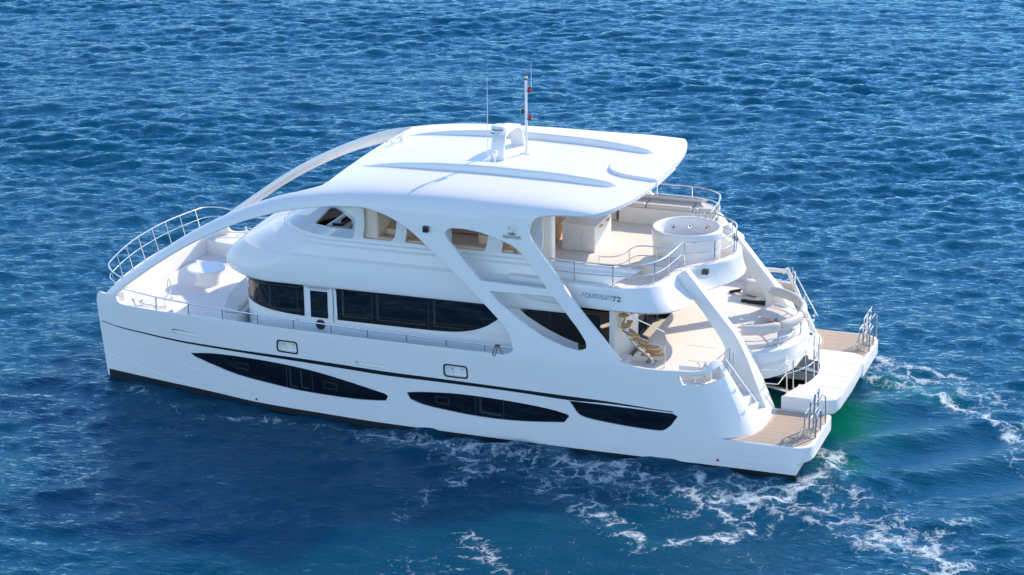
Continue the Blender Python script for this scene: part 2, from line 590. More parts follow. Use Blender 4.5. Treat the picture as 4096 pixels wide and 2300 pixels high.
TOP_OUT = [(.04, 2.50), (.72, 2.50)] + ARCH_LO + [(13.60, ZS), (16.72, ZS)] + AFT_EDGE + CORNER[1:] + FRONT + ARCH_TOP
OP2 = fillet([(11.43, 5.60), (11.60, 5.80), (12.05, 5.82), (12.52, 5.77), (13.0, 5.65), (13.47, 5.50), (13.72, 5.34), (13.95, 5.09), (14.28, 4.71), (14.56, 4.37), (12.57, 4.41), (12.07, 4.91), (11.68, 5.33)],
             [.12, .12, .1, .1, .1, .1, .1, .1, .1, .05, .08, .1, .2])
OP3 = fillet([(12.84, 4.17), (14.73, 4.20), (15.01, 3.89), (15.45, 3.40), (15.70, 3.06), (15.74, 2.86), (15.54, 2.76), (15.09, 2.83), (14.49, 3.03), (13.81, 3.40), (13.42, 3.66), (13.05, 3.93)],
             [.04, .04, .1, .1, .1, .12, .14, .1, .1, .1, .1, .1])
top_side = sheet(TOP_OUT, [OP2, OP3], fside, .15, step=.16, cham=.022,
                 rim=lambda a, b: not ((abs(a[1] - b[1]) < 1e-6 and abs(a[1] - 2.5) < .11 and (a[0] < .8 or a[0] > 13)) or (a[1] - float(ZT(a[0])) > LT - .01 and b[1] - float(ZT(b[0])) > LT - .01)))
HARD = build_sheets("hardtop", [top_side, mir(top_side)], GEL, YACHT)
HULL = build_sheets("hull", [hull_side, mir(hull_side)], GEL, YACHT)

# inner hull sides and bridge deck (tunnel), platforms blocks
for s in (-1, 1):
    mb = MB()
    xs = [.32, 1.2, 2.5, 4.0, 6, 10, 15, 18.9, 19.7, 20.3]
    yin = [3.46, 3.1, 2.75, 2.4, 2.15, 2.08, 2.05, 2.05, 2.056, 2.056]
    rings = [[(x - .12 * z if x < .5 else x, s * y, z) for z in (-.7, .1, .70, min(1.5, 1.5 - (x - 19.7) * 1.3))] for x, y in zip(xs, yin)]
    mb.loft(rings, caps=False, closed=False)
    Y(mb, "tunnel_side", GEL, recalc=False)
    # boot top, outside and inside (antifouling)
    bx = [.25, 2.1, 3.8, 5.5, 7.8, 9.7, 12, 15, 17.7, 18.9]
    bz = [.10, .11, .07, -.03, -.08, -.11, -.11, -.10, -.08, -.07]
    bzf = cr(bx, bz)
    boot = sheet([(.27, -.65), (18.9, -.65), (18.9, -.07)] + [(float(x), float(bzf(x))) for x in np.linspace(18.6, .26, 50)], [], lambda u, v: fhull(u, v) - np.array([0, .007, 0]), .02, step=.2, cham=.004)
    build_sheets("antifouling_band", [mir(boot) if s > 0 else boot], BLACK, YACHT)
    mb = MB()
    mb.loft([[(x, s * (y - .006), z) for z in (-.69, .05)] for x, y in zip(xs[1:], yin[1:])], caps=False, closed=False)
    Y(mb, "antifouling_band", BLACK, recalc=False)
    # stern block carrying the swim platform
    out = fillet([(18.9, 2.05), (22.0, 2.05), (22.0, 4.731), (18.9, 4.731)], [0, .18, .55, 0], 8)
    o2 = fillet([(18.9, 2.05), (21.62, 2.05), (21.62, 4.727), (18.9, 4.727)], [0, .05, .05, 0], 8)
    rings = []
    for z, k, d in [(-.7, 1, 0), (.22, 1, 0), (.26, .85, 0), (.29, .12, .01), (.33, 0, 0), (.685, 0, 0), (.710, 0, .008), (.722, 0, .03)]:
        ring = []
        for (a, b), (c, e) in zip(out, o2):
            x = a + (c - a) * k; y = b + (e - b) * k
            cx, cy = 20.3, 3.4
            x -= d if x > cx else 0; y += -d if y > cy else 0
            ring.append((x, s * y, z))
        rings.append(ring)
    blk = MB().loft(rings)
    BLK = Y(blk, "stern_platform", GEL, ang=40)
    mb = MB().prism([(a, s * b) for a, b in fillet([(18.95, 2.044), (21.63, 2.044), (21.63, 4.735), (18.88, 4.735)], [0, .05, .05, 0], 8)], -.65, -.065)
    Y(mb, "stern_antifouling", BLACK, BLK)
    # teak with margin plank
    tk = [(19.62, 4.715), (20.05, 4.45), (20.28, 4.12), (20.42, 3.7), (20.46, 3.0), (20.47, 2.14), (21.78, 2.14), (21.9, 2.26), (21.9, 4.15)] + \
        [(21.35 + .55 * math.cos(a), 4.12 + .55 * math.sin(a)) for a in np.linspace(.1, 1.5, 7)] + [(20.6, 4.68)]
    mb = MB().prism([(a, s * b) for a, b in tk], .70, .727)
    TM = Y(mb, "teak_margin_plank", TEAKM, BLK, flat=True)
    c = np.mean(np.array(tk), 0)
    tin = [(20.05, 4.60), (20.26, 4.32), (20.40, 4.02), (20.50, 3.7), (20.55, 3.0), (20.56, 2.22), (21.74, 2.22), (21.80, 2.30), (21.80, 4.12)] + \
        [(21.32 + .48 * math.cos(a), 4.10 + .48 * math.sin(a)) for a in np.linspace(.1, 1.5, 7)]
    mb = MB().prism([(a, s * b) for a, b in tin], .705, .731)
    Y(mb, "teak_planking", TEAK, BLK, flat=True)

mb = MB().box(2.2, 19.3, -2.2, 2.2, 1.0, 1.5, .1)
Y(mb, "bridge_deck", GEL)
# bow crossbeam / front bulwark
path = [(0.75, -3.62), (.42, -3.4), (.25, -3.0), (.12, -2.4), (.02, -1.6), (-.04, -.8), (-.06, 0)]
path = path + [(x, -y) for x, y in path[-2::-1]]
path = spline(path, 4)
rings = []
for i, (x, y) in enumerate(path):
    a = Vector(path[max(i - 1, 0)]); b = Vector(path[min(i + 1, len(path) - 1)])
    t = (b - a).normalized(); n = Vector((t.y, -t.x))
    if n.x < 0: n = -n
    zt = 2.56
    prof = [(-.02, 1.15), (-.05, 1.8), (-.03, zt - .06), (.02, zt), (.16, zt), (.2, zt - .05), (.22, 2.2), (.30, 1.7), (.36, 1.5)]
    rings.append([(x + n.x * d, y + n.y * d, z) for d, z in prof])
Y(MB().loft(rings, caps=True), "bow_bulwark", GEL, ang=50)
# foredeck well floor, bow steps, side decks, cockpit sole
ys = lambda x, d=.1: float(half(x, 2.3)) - d
xs = np.linspace(.35, 5.3, 14)
poly = [(float(x), -(ys(x) if x > 1 else 3.35 + .3 * x)) for x in xs]
poly += [(x, -y) for x, y in poly[::-1]]
Y(MB().prism(poly, 1.5, 1.83), "foredeck", DECK, flat=True)
for s in (-1, 1):
    p = [(.3, 3.38), (.8, 3.7), (1.5, 3.95), (2.55, 4.18), (2.54, 3.7), (2.3, 3.1), (1.95, 2.62), (1.4, 2.55), (.35, 2.75)]
    Y(MB().prism(fillet([(a, s * b) for a, b in p], [0, 0, 0, 0, .1, .2, .25, .1, 0]), 1.6, 2.28, .02), "bow_step", GELT)
    # inner liner of the bulwark along the foredeck
    rr = [[(float(x), s * ys(x, .1), 2.36), (float(x), s * ys(x, .2), 2.34), (float(x), s * ys(x, .24), 1.6)] for x in np.linspace(2.0, 5.4, 12)]
    Y(MB().loft(rr, caps=False, closed=False), "bulwark_liner", GELT, recalc=False)
    q = [(float(x), s * ys(x)) for x in np.linspace(5.2, 16.5, 20)] + [(16.5, s * 3.0), (5.2, s * 3.0)]
    Y(MB().prism(q, 1.5, 2.19, .01), "side_deck", DECK)
q = [(16.45, 4.6), (18.3, 4.58), (18.5, 4.5), (18.5, 2.76), (19.12, 2.74), (19.12, 2.1), (19.6, 2.05), (20.1, 1.7), (20.45, 1.2), (20.6, .6), (20.62, 0)]
q = q + [(x, -y) for x, y in q[-2::-1]]
Y(MB().prism(q, 1.45, 2.05), "cockpit_sole", DECK, flat=True)

# ---------------------------------------------------------------- saloon and hood
_hz = [1.4, 3.45, 3.50, 3.53, 3.58, 3.66, 3.76, 3.88, 4.10, 4.34, 4.355, 4.42, 4.70, 4.715, 4.76, 4.84, 4.875, 4.95, 6.4]
_hx = [4.75, 4.75, 4.48, 4.36, 4.24, 4.16, 4.12, 4.13, 4.30, 4.62, 4.66, 4.80, 5.36, 5.40, 5.50, 5.64, 5.72, 5.85, 7.7]
_hy = [3.70, 3.70, 3.80, 3.835, 3.855, 3.862, 3.862, 3.858, 3.835, 3.80, 3.785, 3.705, 3.655, 3.645, 3.595, 3.575, 3.525, 3.51, 3.44]
XF = lambda z: np.interp(z, _hz, _hx)
YB = lambda z: np.interp(z, _hz, _hy)
XC = cr([1.4, 3.5, 4.1, 4.4, 4.8, 5.0, 6.4], [5.95, 5.95, 6.2, 6.8, 7.6, 7.9, 9.2])
RY = cr([1.4, 3.5, 4.1, 4.4, 4.8, 6.4], [1.15, 1.15, 1.3, 1.5, 1.9, 2.0])


def fhood(s, z):
    """s: -4 at the centreline of the front, 0..1 round the corner, >1 along the side up to x=16"""
    s = np.asarray(s, float); z = np.asarray(z, float)
    neg = s < -4
    s2 = np.where(neg, -8 - s, s)
    xf, yb, xc, ry = XF(z), YB(z), XC(z), RY(z)
    bow = .22
    a = np.clip(s2, 0, 1) * math.pi / 2
    fx = xf - bow * (1 - (np.clip(s2, -4, 0) / 4 + 1 - 1)**2) * 0
    yy = np.where(s2 <= 0, (yb - ry) * (1 + s2 / 4), np.where(s2 < 1, yb - ry + ry * np.sin(a), yb))
    xx = np.where(s2 <= 0, xf, np.where(s2 < 1, xc - (xc - xf) * np.cos(a), xc + (s2 - 1)))
    xx = xx - .35 * np.clip(1 - (yy / 3.6)**2, 0, 1)* np.where(s2<=1,1,0)*np.where(z>1,1,1)
    return np.stack([xx, np.where(neg, yy, -yy), z], -1)


def sx(x, z):
    return 1 + x - float(XC(z))


def ring_s():
    side = list(np.linspace(10.2, 1.0, 40))
    cor = list(np.linspace(1, 0, 14))[1:]
    fr = list(np.linspace(0, -4, 12))[1:]
    h = side + cor + fr
    return h + [-8 - q for q in h[-2::-1]]


SR = ring_s()
# saloon walls
zz = [1.5, 2.40, 2.415, 2.43, 3.56]
rings = []
for z in zz:
    P = fhood(np.array(SR), np.full(len(SR), z))
    if 2.40 < z <= 2.415:
        P[:, 1] += np.sign(P[:, 1]) * .035 * (np.abs(P[:, 1]) > 3.6)
    elif z > 3.5:
        P = fhood(np.array(SR), np.full(len(SR), 3.45)); P[:, 2] = z
    elif z <= 2.40:
        P[:, 1] += np.sign(P[:, 1]) * .035 * (np.abs(P[:, 1]) > 3.6)
    rings.append([tuple(p) for p in P])
SAL = Y(MB().loft(rings, caps=False, closed=False), "saloon", GEL, recalc=False, ang=30)
# aft bulkhead with sliding door
Y(MB().box(16.05, 16.2, -3.66, -1.42, 1.9, 3.9).box(16.05, 16.2, 2.45, 3.66, 1.9, 3.9).box(16.05, 16.2, -1.42, 2.45, 3.5, 3.9), "cockpit_bulkhead", GELT)
DR = Y(MB().box(16.08, 16.14, -1.42, 2.45, 2.0, 3.5), "sliding_door", GLASS, flat=True)
mb = MB()
for y in (-1.39, -.45, .5, 1.45, 2.42):
    mb.box(16.13, 16.17, y - .03, y + .03, 2.05, 3.5)
mb.box(16.13, 16.175, -1.42, 2.45, 2.05, 2.1)
Y(mb, "door_frame", PANE, DR, flat=True)
# saloon windows: glass sheets let into the wall (12 mm proud of the moulding recess)


def hood_glass(poly, name, parent, m_, off=.012, side=-1, rad=0.0):
    sh = sheet(poly, [], lambda u, v: fhood(u, v) + off * np.stack([np.where(u < .7, -1.0, 0) * 1.0, np.where(u > .3, -1.0, 0), np.zeros_like(v)], -1), .03, step=.12, cham=.004)
    return build_sheets(name, [mir(sh) if side > 0 else sh], m_, parent)


for s in (-1, 1):
    X = lambda x: 1 + x - 5.95
    p1 = [(-1.2, 3.49), (X(6.86), 3.49), (X(6.86), 2.53)] + spline([(X(6.3), 2.56), (X(5.95), 2.60), (.7, 2.66), (.2, 2.74), (-.3, 2.80), (-1.2, 2.84)], 4)
    g1 = hood_glass(p1[::-1] if False else p1, "saloon_window", SAL, GLASS, side=s)
    p2 = [(X(7.88), 3.49), (X(13.12), 3.52), (X(12.95), 3.25)] + spline([(X(12.76), 3.04), (X(12.45), 2.83), (X(12.1), 2.68), (X(11.6), 2.57), (X(11.0), 2.53), (X(10.3), 2.52)], 4) + [(X(7.9), 2.52)]
    g2 = hood_glass(p2, "saloon_window", SAL, GLASS, side=s)
    p3 = fillet([(X(13.45), 3.46), (X(15.79), 3.52), (X(15.8), 2.78), (X(15.31), 2.58), (X(14.74), 2.75), (X(14.14), 3.0), (X(13.62), 3.3)], [.06, .03, .03, .2, .2, .2, .06])
    g3 = hood_glass(p3, "saloon_window", SAL, GLASS, side=s)
    # visible inner frames of the panes
    for g, lines in ((g1, [(5.62, 2.66, 3.47), (6.65, 2.6, 3.4)]), (g2, [(8.98, 2.54, 3.49), (10.72, 2.54, 3.5)]), (g3, [(14.35, 2.95, 3.45)])):
        for x, z0, z1 in lines:
            if x < 5.95:
                P = fhood(np.array([X(x)] * 2), np.array([z0, z1]))
                continue
            Y(MB().box(x - .012, x + .012, s * 3.705, s * 3.716, z0, z1), "pane_divider", PANE, g, flat=True)
    for g, fr in ((g1, [(5.75, 6.72)]), (g2, [(8.05, 8.90), (9.12, 10.62), (10.86, 11.75)])):
        for a, b in fr:
            yv = lambda d: s * (3.7125 + d)
            n0 = len(g.children)
            mb = MB().prism([(a, 2.64), (b, 2.64), (b, 2.68), (a + .07, 2.68), (a + .07, 3.44), (a, 3.44)], yv(0), yv(.002), axis='y')
            Y(mb, "window_frame", PANE, g, flat=True)
    # side door
    dsh = sheet(fillet([(X(6.93), 2.2), (X(7.74), 2.2), (X(7.74), 3.47), (X(6.93), 3.47)], .04), [], lambda u, v: fhood(u, v) - np.array([0, .016, 0]), .03, step=.2, cham=.006)
    DOOR = build_sheets("saloon_door", [mir(dsh) if s > 0 else dsh], GEL, SAL)
    mb = MB()
    mb.box(7.07, 7.61, s * 3.71, s * 3.724, 2.53, 3.34)
    Y(mb, "door_window", GLASS, DOOR, flat=True)
    mb = MB().box(7.775, 7.79, s * 3.70, s * 3.7085, 2.2, 3.5)
    Y(mb, "door_seam", PANE, SAL, flat=True)
    # round hatch
    ring = [(7.37 + .145 * math.cos(a), s * 3.75, 2.33 + .15 * math.sin(a)) for a in np.linspace(0, math.tau, 20, endpoint=False)]
    ring2 = [(x, s * 3.735, z) for x, _, z in ring]
    Y(MB().loft([ring, ring2]), "round_vent", PANE, SAL)

# hood: lip up to the coaming, then the flybridge window wall with cut-outs
zl = [3.56, 3.46, 3.50, 3.53, 3.58, 3.66, 3.76, 3.88, 4.0, 4.10, 4.22, 4.34, 4.355, 4.42, 4.56, 4.70, 4.715, 4.76, 4.84, 4.875, 4.88]
rings = []
for i, z in enumerate(zl):
    P = fhood(np.array(SR), np.full(len(SR), z))
    if i == 0:
        P = fhood(np.array(SR), np.full(len(SR), 3.44)); P[:, 2] = 3.57
    rings.append([tuple(p) for p in P])
HOOD = Y(MB().loft(rings, caps=False, closed=False), "hood", GEL, recalc=False, ang=25)
# flybridge window wall
ztop = 6.32
fw = []
W0 = [(8.33, 5.21), (8.36, 5.60), (8.31, 5.68), (8.2, 5.70), (8.0, 5.62), (7.3, 5.2), (7.13, 5.04), (7.18, 4.97), (7.5, 4.95), (8.25, 4.93), (8.31, 5.0)]


def wpoly(p, r):
    return fillet([(1 + x - float(XC(z)), z) for x, z in p], r)


H0 = wpoly([(7.78, 5.20), (8.37, 5.20), (8.41, 5.66), (8.33, 5.75), (8.22, 5.70)], .05)
H1 = wpoly([(8.66, 4.98), (9.55, 4.98), (9.66, 5.1), (9.72, 5.98), (8.78, 5.98), (8.70, 5.8)], .1)
H2 = wpoly([(9.95, 4.98), (10.98, 4.96), (11.0, 5.98), (9.98, 5.98)], .1)
H3 = wpoly([(11.3, 4.96), (12.36, 4.96), (12.48, 5.98), (11.3, 5.98)], .08)
H4 = wpoly([(12.84, 4.96), (13.5, 4.96), (13.5, 5.98), (12.82, 5.98)], .08)
HF_ = fillet([(-3.9, 5.25), (-.35, 5.25), (-.55, 6.12), (-3.9, 6.12)], .1)
fw = sheet([(-4, 4.88), (7.2, 4.88), (5.9, ztop), (-4, ztop)], [H0, H1, H2, H3, H4, HF_], fhood, .06, step=.17, cham=.012, flip=False)
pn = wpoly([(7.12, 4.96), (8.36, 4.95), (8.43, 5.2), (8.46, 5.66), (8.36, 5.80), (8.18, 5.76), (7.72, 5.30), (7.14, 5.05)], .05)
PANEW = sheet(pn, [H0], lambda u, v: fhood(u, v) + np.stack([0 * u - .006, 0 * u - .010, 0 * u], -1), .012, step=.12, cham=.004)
HW = build_sheets("flybridge_window_wall", [fw, mir(fw)], GEL, HOOD)
build_sheets("helm_pane", [PANEW], PALE, HW)
build_sheets("helm_pane", [mir(PANEW)], PALE, HW)

# boat deck: flybridge floor, overhang with the name, coaming
top = [(13.2, 3.86), (14.5, 4.0), (15.5, 4.08), (16.4, 4.08), (17.0, 3.88), (17.35, 3.5), (17.52, 3.0), (17.6, 2.4), (17.68, 1.95), (17.95, 1.55), (18.35, 1.1), (18.66, .6), (18.8, 0)]
bot = [(13.2, 3.80), (14.5, 3.98), (15.5, 4.10), (16.6, 4.14), (17.35, 4.05), (17.85, 3.75), (18.08, 3.2), (18.12, 2.5), (18.16, 2.0), (18.4, 1.45), (18.66, .95), (18.84, .45), (18.9, 0)]
top = spline(top, 5); bot = spline(bot, 5)


def bd_ring(a, z):
    a = [(x, -y) for x, y in a]
    return [(x, y, z) for x, y in a] + [(x, -y, z) for x, y in a[-2::-1]]


def lerp2(a, b, t):
    return [(p[0] + (q[0] - p[0]) * t, p[1] + (q[1] - p[1]) * t) for p, q in zip(a, b)]


def inset(a, d):
    out = []
    for i, p in enumerate(a):
        q0 = Vector(a[max(i - 1, 0)]); q1 = Vector(a[min(i + 1, len(a) - 1)])
        t = (q1 - q0).normalized(); n = Vector((-t.y, t.x))
        c = Vector((14.5, 0)) - Vector(p)
        if n.dot(c) < 0: n = -n
        out.append((p[0] + n.x * d, max(0, p[1] + n.y * d)))
    return out


rings = [bd_ring(inset(bot, .25), 3.78), bd_ring(inset(bot, .06), 3.80), bd_ring(bot, 3.86), bd_ring(lerp2(bot, top, .35), 4.0), bd_ring(lerp2(bot, top, .72), 4.2),
         bd_ring(lerp2(bot, top, .95), 4.38), bd_ring(top, 4.45), bd_ring(inset(top, .03), 4.475), bd_ring(inset(top, .2), 4.475), bd_ring(inset(top, .24), 4.44), bd_ring(inset(top, .26), 4.0)]
BD = Y(MB().loft(rings, caps=False, closed=False), "boat_deck_overhang", GEL, recalc=False, ang=50)
fl = [(x, -y) for x, y in inset(top, .2)]
fl = fl + [(x, -y) for x, y in fl[-2::-1]]
Y(MB().prism([(7.0, -3.4), (13.2, -3.6)] + fl + [(13.2, 3.6), (7.0, 3.4)], 3.80, 4.05), "flybridge_deck", DECK, flat=True)
cl = [(x, -y) for x, y in inset(bot, .22)]
cl = cl + [(x, -y) for x, y in cl[-2::-1]]
Y(MB().prism(cl, 3.781, 3.797), "cockpit_headliner", GELT, flat=True)

# ---------------------------------------------------------------- hull details (both sides)
for s in (-1, 1):
    def S_(sh):
        return mir(sh) if s > 0 else sh
    off = lambda d: (lambda u, v: fside(u, v) + np.stack([0 * u, np.full_like(u, d), 0 * v], -1))
    for wpts, nm, lines in ((WIN1, "forward_hull_window", [(6.58, .55, 1.27), (7.40, .52, 1.20)]), (WIN2, "midship_hull_window", [(12.44, .50, 1.07), (13.28, .50, 1.05)]), (WIN3, "aft_hull_window", [])):
        big = [(np.mean([p[0] for p in wpts]) + (a - np.mean([p[0] for p in wpts])) * 1.01, np.mean([p[1] for p in wpts]) + (b - np.mean([p[1] for p in wpts])) * 1.06) for a, b in wpts]
        g = build_sheets("hull_window", [S_(sheet(big, [], off(.045), .03, step=.2, cham=.004))], HGLASS, HULL)
        for x, z0, z1 in lines:
            ln = sheet([(x - .012, z0), (x + .012, z0), (x + .012, z1), (x - .012, z1)], [], off(.040), .004, step=.2, cham=.001)
            build_sheets("pane_divider", [S_(ln)], PANE, g)
        ports = {"forward_hull_window": [(5.13, 1.02), (7.97, .80)], "midship_hull_window": [(11.44, .81)]}.get(nm, [])
        for px, pz in ports:
            fr = fillet([(px - .22, pz - .11), (px + .22, pz - .11), (px + .22, pz + .11), (px - .22, pz + .11)], .02)
            hl = fillet([(px - .17, pz - .07), (px + .18, pz - .07), (px + .18, pz + .08), (px - .17, pz + .08)], .02)
            PT = build_sheets("opening_port", [S_(sheet(fr, [hl], off(.038), .02, step=.1, cham=.006))], PLAST, g)
            build_sheets("port_pane", [S_(sheet(hl, [], off(.050), .008, step=.1, cham=.002))], mat("port_glass", (.30, .33, .36), .12, metal=.7), g)
        if nm == "forward_hull_window":
            for x in (6.70, 7.05):
                ln = sheet([(x - .03, .62), (x + .22, .60), (x + .22, .65), (x + .02, .67), (x + .02, 1.2), (x - .03, 1.2)], [], off(.0405), .003, step=.2, cham=.001)
                build_sheets("window_frame", [S_(ln)], PANE, g)
        if nm == "midship_hull_window":
            ln = sheet([(12.56, .58), (13.24, .55), (13.24, .62), (12.62, .65), (12.62, 1.03), (12.56, 1.03)], [], off(.0405), .003, step=.2, cham=.001)
            build_sheets("window_frame", [S_(ln)], PANE, g)
    st_top = spline([(.1, 1.607), (.88, 1.562), (1.84, 1.583), (3.36, 1.553), (5.19, 1.545), (6.77, 1.55), (8.31, 1.53), (9.73, 1.49), (11.5, 1.48), (13.53, 1.46), (14.95, 1.44), (16.35, 1.42), (17.7, 1.36), (18.19, 1.355)], 4)
    st_bot = spline([(18.19, 1.335), (17.7, 1.335), (16.35, 1.36), (15.17, 1.325), (13.53, 1.37), (11.49, 1.38), (9.73, 1.375), (8.3, 1.42), (6.76, 1.455), (5.19, 1.475), (3.35, 1.50), (1.83, 1.545), (.88, 1.535), (.1, 1.592)], 4)
    build_sheets("rubbing_stripe", [S_(sheet(st_top + st_bot, [], off(-.006), .012, step=.12, cham=.003))], STRIPE, HULL)
    # faint spray knuckles on the forward topsides
    for z0, z1, x1 in ((1.35, .25, 5.9), (.62, .1, 3.6)):
        kl = [(.12 + .5 * z0 * 0 + t * x1, z0 + (z1 - z0) * t) for t in np.linspace(0, 1, 14)]
        band = kl + [(x, z - .03) for x, z in kl[::-1]]
        build_sheets("spray_knuckle", [S_(sheet(band, [], off(-.008), .014, step=.15, cham=.006))], GEL, HULL)
    # mooring hawse frames with bollards
    for hw, nm in ((HAW1, "hawse"), (HAW2, "hawse")):
        cx = np.mean([p[0] for p in hw]); cz = np.mean([p[1] for p in hw])
        big = [(cx + (a - cx) * 1.10, cz + (b - cz) * 1.18) for a, b in hw]
        HF = build_sheets("hawse_frame", [S_(sheet(big, [hw], off(-.012), .03, step=.1, cham=.01))], PLAST, HULL)
        yb = float(half(cx, cz))
        mb = MB().box(cx - .35, cx + .35, s * (yb - .5), s * (yb - .08), cz - .24, cz - .20).box(cx - .36, cx + .36, s * (yb - .5), s * (yb - .47), cz - .22, cz + .25)
        Y(mb, "hawse_pocket", GELT, HF, flat=True)
        mb = MB()
        for d in (-.1, .12):
            mb.tube([(cx + d * .7, s * (yb - .12), cz - .18), (cx + d * 1.35, s * (yb - .12), cz + .04)], .028, 8)
            mb.lathe([(0, 0), (.05, 0), (.05, .02), (0, .03)], (cx + d * 1.4, s * (yb - .12), cz + .04), 10)
        mb.box(cx - .17, cx + .19, s * (yb - .18), s * (yb - .06), cz - .20, cz - .165, .01)
        Y(mb, "bollard", STEEL, HF)
    for sl_ in (SLOT1, SLOT2):
        cx = np.mean([p[0] for p in sl_]); cz = np.mean([p[1] for p in sl_])
        yb = float(half(cx, cz))
        mb = MB().box(cx - .52, cx + .52, s * (yb - .3), s * (yb - .11), cz - .16, cz - .08).box(cx - .52, cx + .52, s * (yb - .3), s * (yb - .26), cz - .1, cz + .15)
        Y(mb, "scupper_recess", GELT, HULL, flat=True)
    for x, z in ((5.54, .03), (19.46, .08)):
        yb = float(half(min(x, 18), z)) + (.03 if x > 18 else 0)
        mb = MB().prism([(x - .05, z), (x + .05, z), (x, z + .085)], s * (yb + .004), s * (yb + .012), axis='y')
        Y(mb, "jack_mark", REDMARK, HULL, flat=True)
    # camera dome on the strut
    yb = float(half(10.93, 5.7))
    Y(MB().box(10.86, 11.02, s * (yb - .02), s * (yb + .12), 5.62, 5.80, .03), "strut_camera", PLAST)

# ---------------------------------------------------------------- letters


def text_mesh(body, size, width=None, sp=1.0):
    c = bpy.data.curves.new("lettering", 'FONT')
    c.body = body; c.size = size; c.extrude = .004; c.space_character = sp
    o = bpy.data.objects.new("lettering", c)
    COL.objects.link(o)
    dg = bpy.context.evaluated_depsgraph_get()
    me = bpy.data.meshes.new_from_object(o.evaluated_get(dg))
    bpy.data.objects.remove(o); bpy.data.curves.remove(c)
    v = np.array([x.co[:] for x in me.vertices]); f = [tuple(p.vertices) for p in me.polygons]
    bpy.data.meshes.remove(me)
    v[:, 0] -= v[:, 0].min(); v[:, 1] -= v[:, 1].min()
    if width:
        v[:, 0] *= width / v[:, 0].max()
    return v, f


def put_text(body, size, fn, name, m_, parent, width=None, sp=1.0):
    v, f = text_mesh(body, size, width, sp)
    mb = MB().add([fn(p[0], p[1], p[2]) for p in v], f)
    return mb.build(name, m_, parent, flat=True)


def side_pt(x0, z0, s):
    def f(a, b, c):
        x = x0 + a; z = z0 + b
        P = fside(np.array([x]), np.array([z]))[0]
        return (P[0], (P[1] - .008 - c) * (-s), P[2])
    return f


def brim_y(x, z):
    t = min(max((z - 3.86) / .6, 0), 1)
    yt = np.interp(x, [p[0] for p in top if p[1] > 3.9], [p[1] for p in top if p[1] > 3.9])
    ybt = np.interp(x, [p[0] for p in bot if p[1] > 3.9], [p[1] for p in bot if p[1] > 3.9])
    return ybt + (yt - ybt) * t


A = "\u039bQUIT\u039bLI\u039b"
for s in (-1,):
    put_text(A, .125, side_pt(13.20, 5.66, s), "builder_lettering", DKLET, HARD, width=.52)

    def brim_pt(x0, z0):
        return lambda a, b, c: (x0 + a, -(brim_y(x0 + a, z0 + b) + .03 + c), z0 + b)
    put_text(A, .19, brim_pt(15.38, 4.11), "name_lettering", CHROME, BD, width=.84)
    put_text("'72", .20, brim_pt(16.24, 4.11), "number_lettering", DKLET, BD, width=.27)
    # emblem: crown of three prongs rising over water rings
    mb = MB()
    f0 = side_pt(13.47, 5.835, s)
    f = lambda a, b, c: f0(a, b * .70, c)
    polys = [[(-.022, .05), (.0, .0), (.022, .05), (.03, .28), (.045, .33), (.02, .31), (0, .335), (-.02, .31), (-.045, .33), (-.03, .28)],
             [(-.05, .06), (-.035, .09), (-.06, .24), (-.085, .26), (-.07, .12)], [(.05, .06), (.035, .09), (.06, .24), (.085, .26), (.07, .12)],
             [(-.09, .06), (-.075, .08), (-.10, .2), (-.14, .25), (-.115, .12)], [(.09, .06), (.075, .08), (.10, .2), (.14, .25), (.115, .12)]]
    for p in polys:
        n = len(p)
        mb.add([f(a, b, 0) for a, b in p] + [f(a, b, .006) for a, b in p], [tuple(range(n)), tuple(range(2 * n - 1, n - 1, -1))] + [(i, (i + 1) % n, n + (i + 1) % n, n + i) for i in range(n)])
    Y(mb, "emblem_crown", CHROME, HARD, flat=True)
    mb = MB()
    for rx, rz in ((.045, .016), (.085, .03), (.13, .045)):
        n = 28
        ring = []
        for k in range(n):
            a = k * math.tau / n
            ring.append([f(q * math.cos(a), -.035 + q2 * math.sin(a), d) for q, q2, d in ((rx, rz, 0), (rx, rz, .006), (rx - .014, rz - .008, .006), (rx - .014, rz - .008, 0))])
        mb.loft(ring, caps=False, wrap=True)
    Y(mb, "emblem_rings", DKLET, HARD, flat=True)

# ---------------------------------------------------------------- roof fittings


def roof_z(x, y):
    a = abs(y) / float(half(x, ZT(x)))
    t = np.linspace(0, LT, 200)
    return float(ZT(x)) + float(RISE(x)) * float(np.interp(-a, -PA(t)[:], PB(t)))


rl = np.array([8.0, 8.6, 9.4, 10.4, 11.6, 12.8, 14.0, 15.0, 15.5, 15.64, 15.72])
rw = np.array([.02, .10, .18, .23, .25, .26, .26, .26, .25, .19, .05])
rh = np.array([.004, .06, .12, .16, .18, .185, .18, .16, .13, .09, .01])
for s in (-1, 1):
    rings = []
    xs = np.linspace(8.0, 15.72, 48)
    for x in xs:
        ww = float(np.interp(x, rl, rw)); hh = float(np.interp(x, rl, rh))
        yc = s * (1.80 + .10 * math.sin((x - 8) / 7.7 * math.pi))
        rg = []
        for q, h in ((-1, -.05), (-.98, .0), (-.93, .45), (-.86, .82), (-.74, .98), (-.6, 1.02), (.6, 1.02), (.74, .98), (.86, .82), (.93, .45), (.98, 0), (1, -.05)):
            yy = yc + q * ww
            rg.append((x, yy, roof_z(x, yy) + (h * hh if h > 0 else h)))
        rings.append(rg)
    Y(MB().loft(rings), "roof_ridge", GEL, HARD, ang=80)
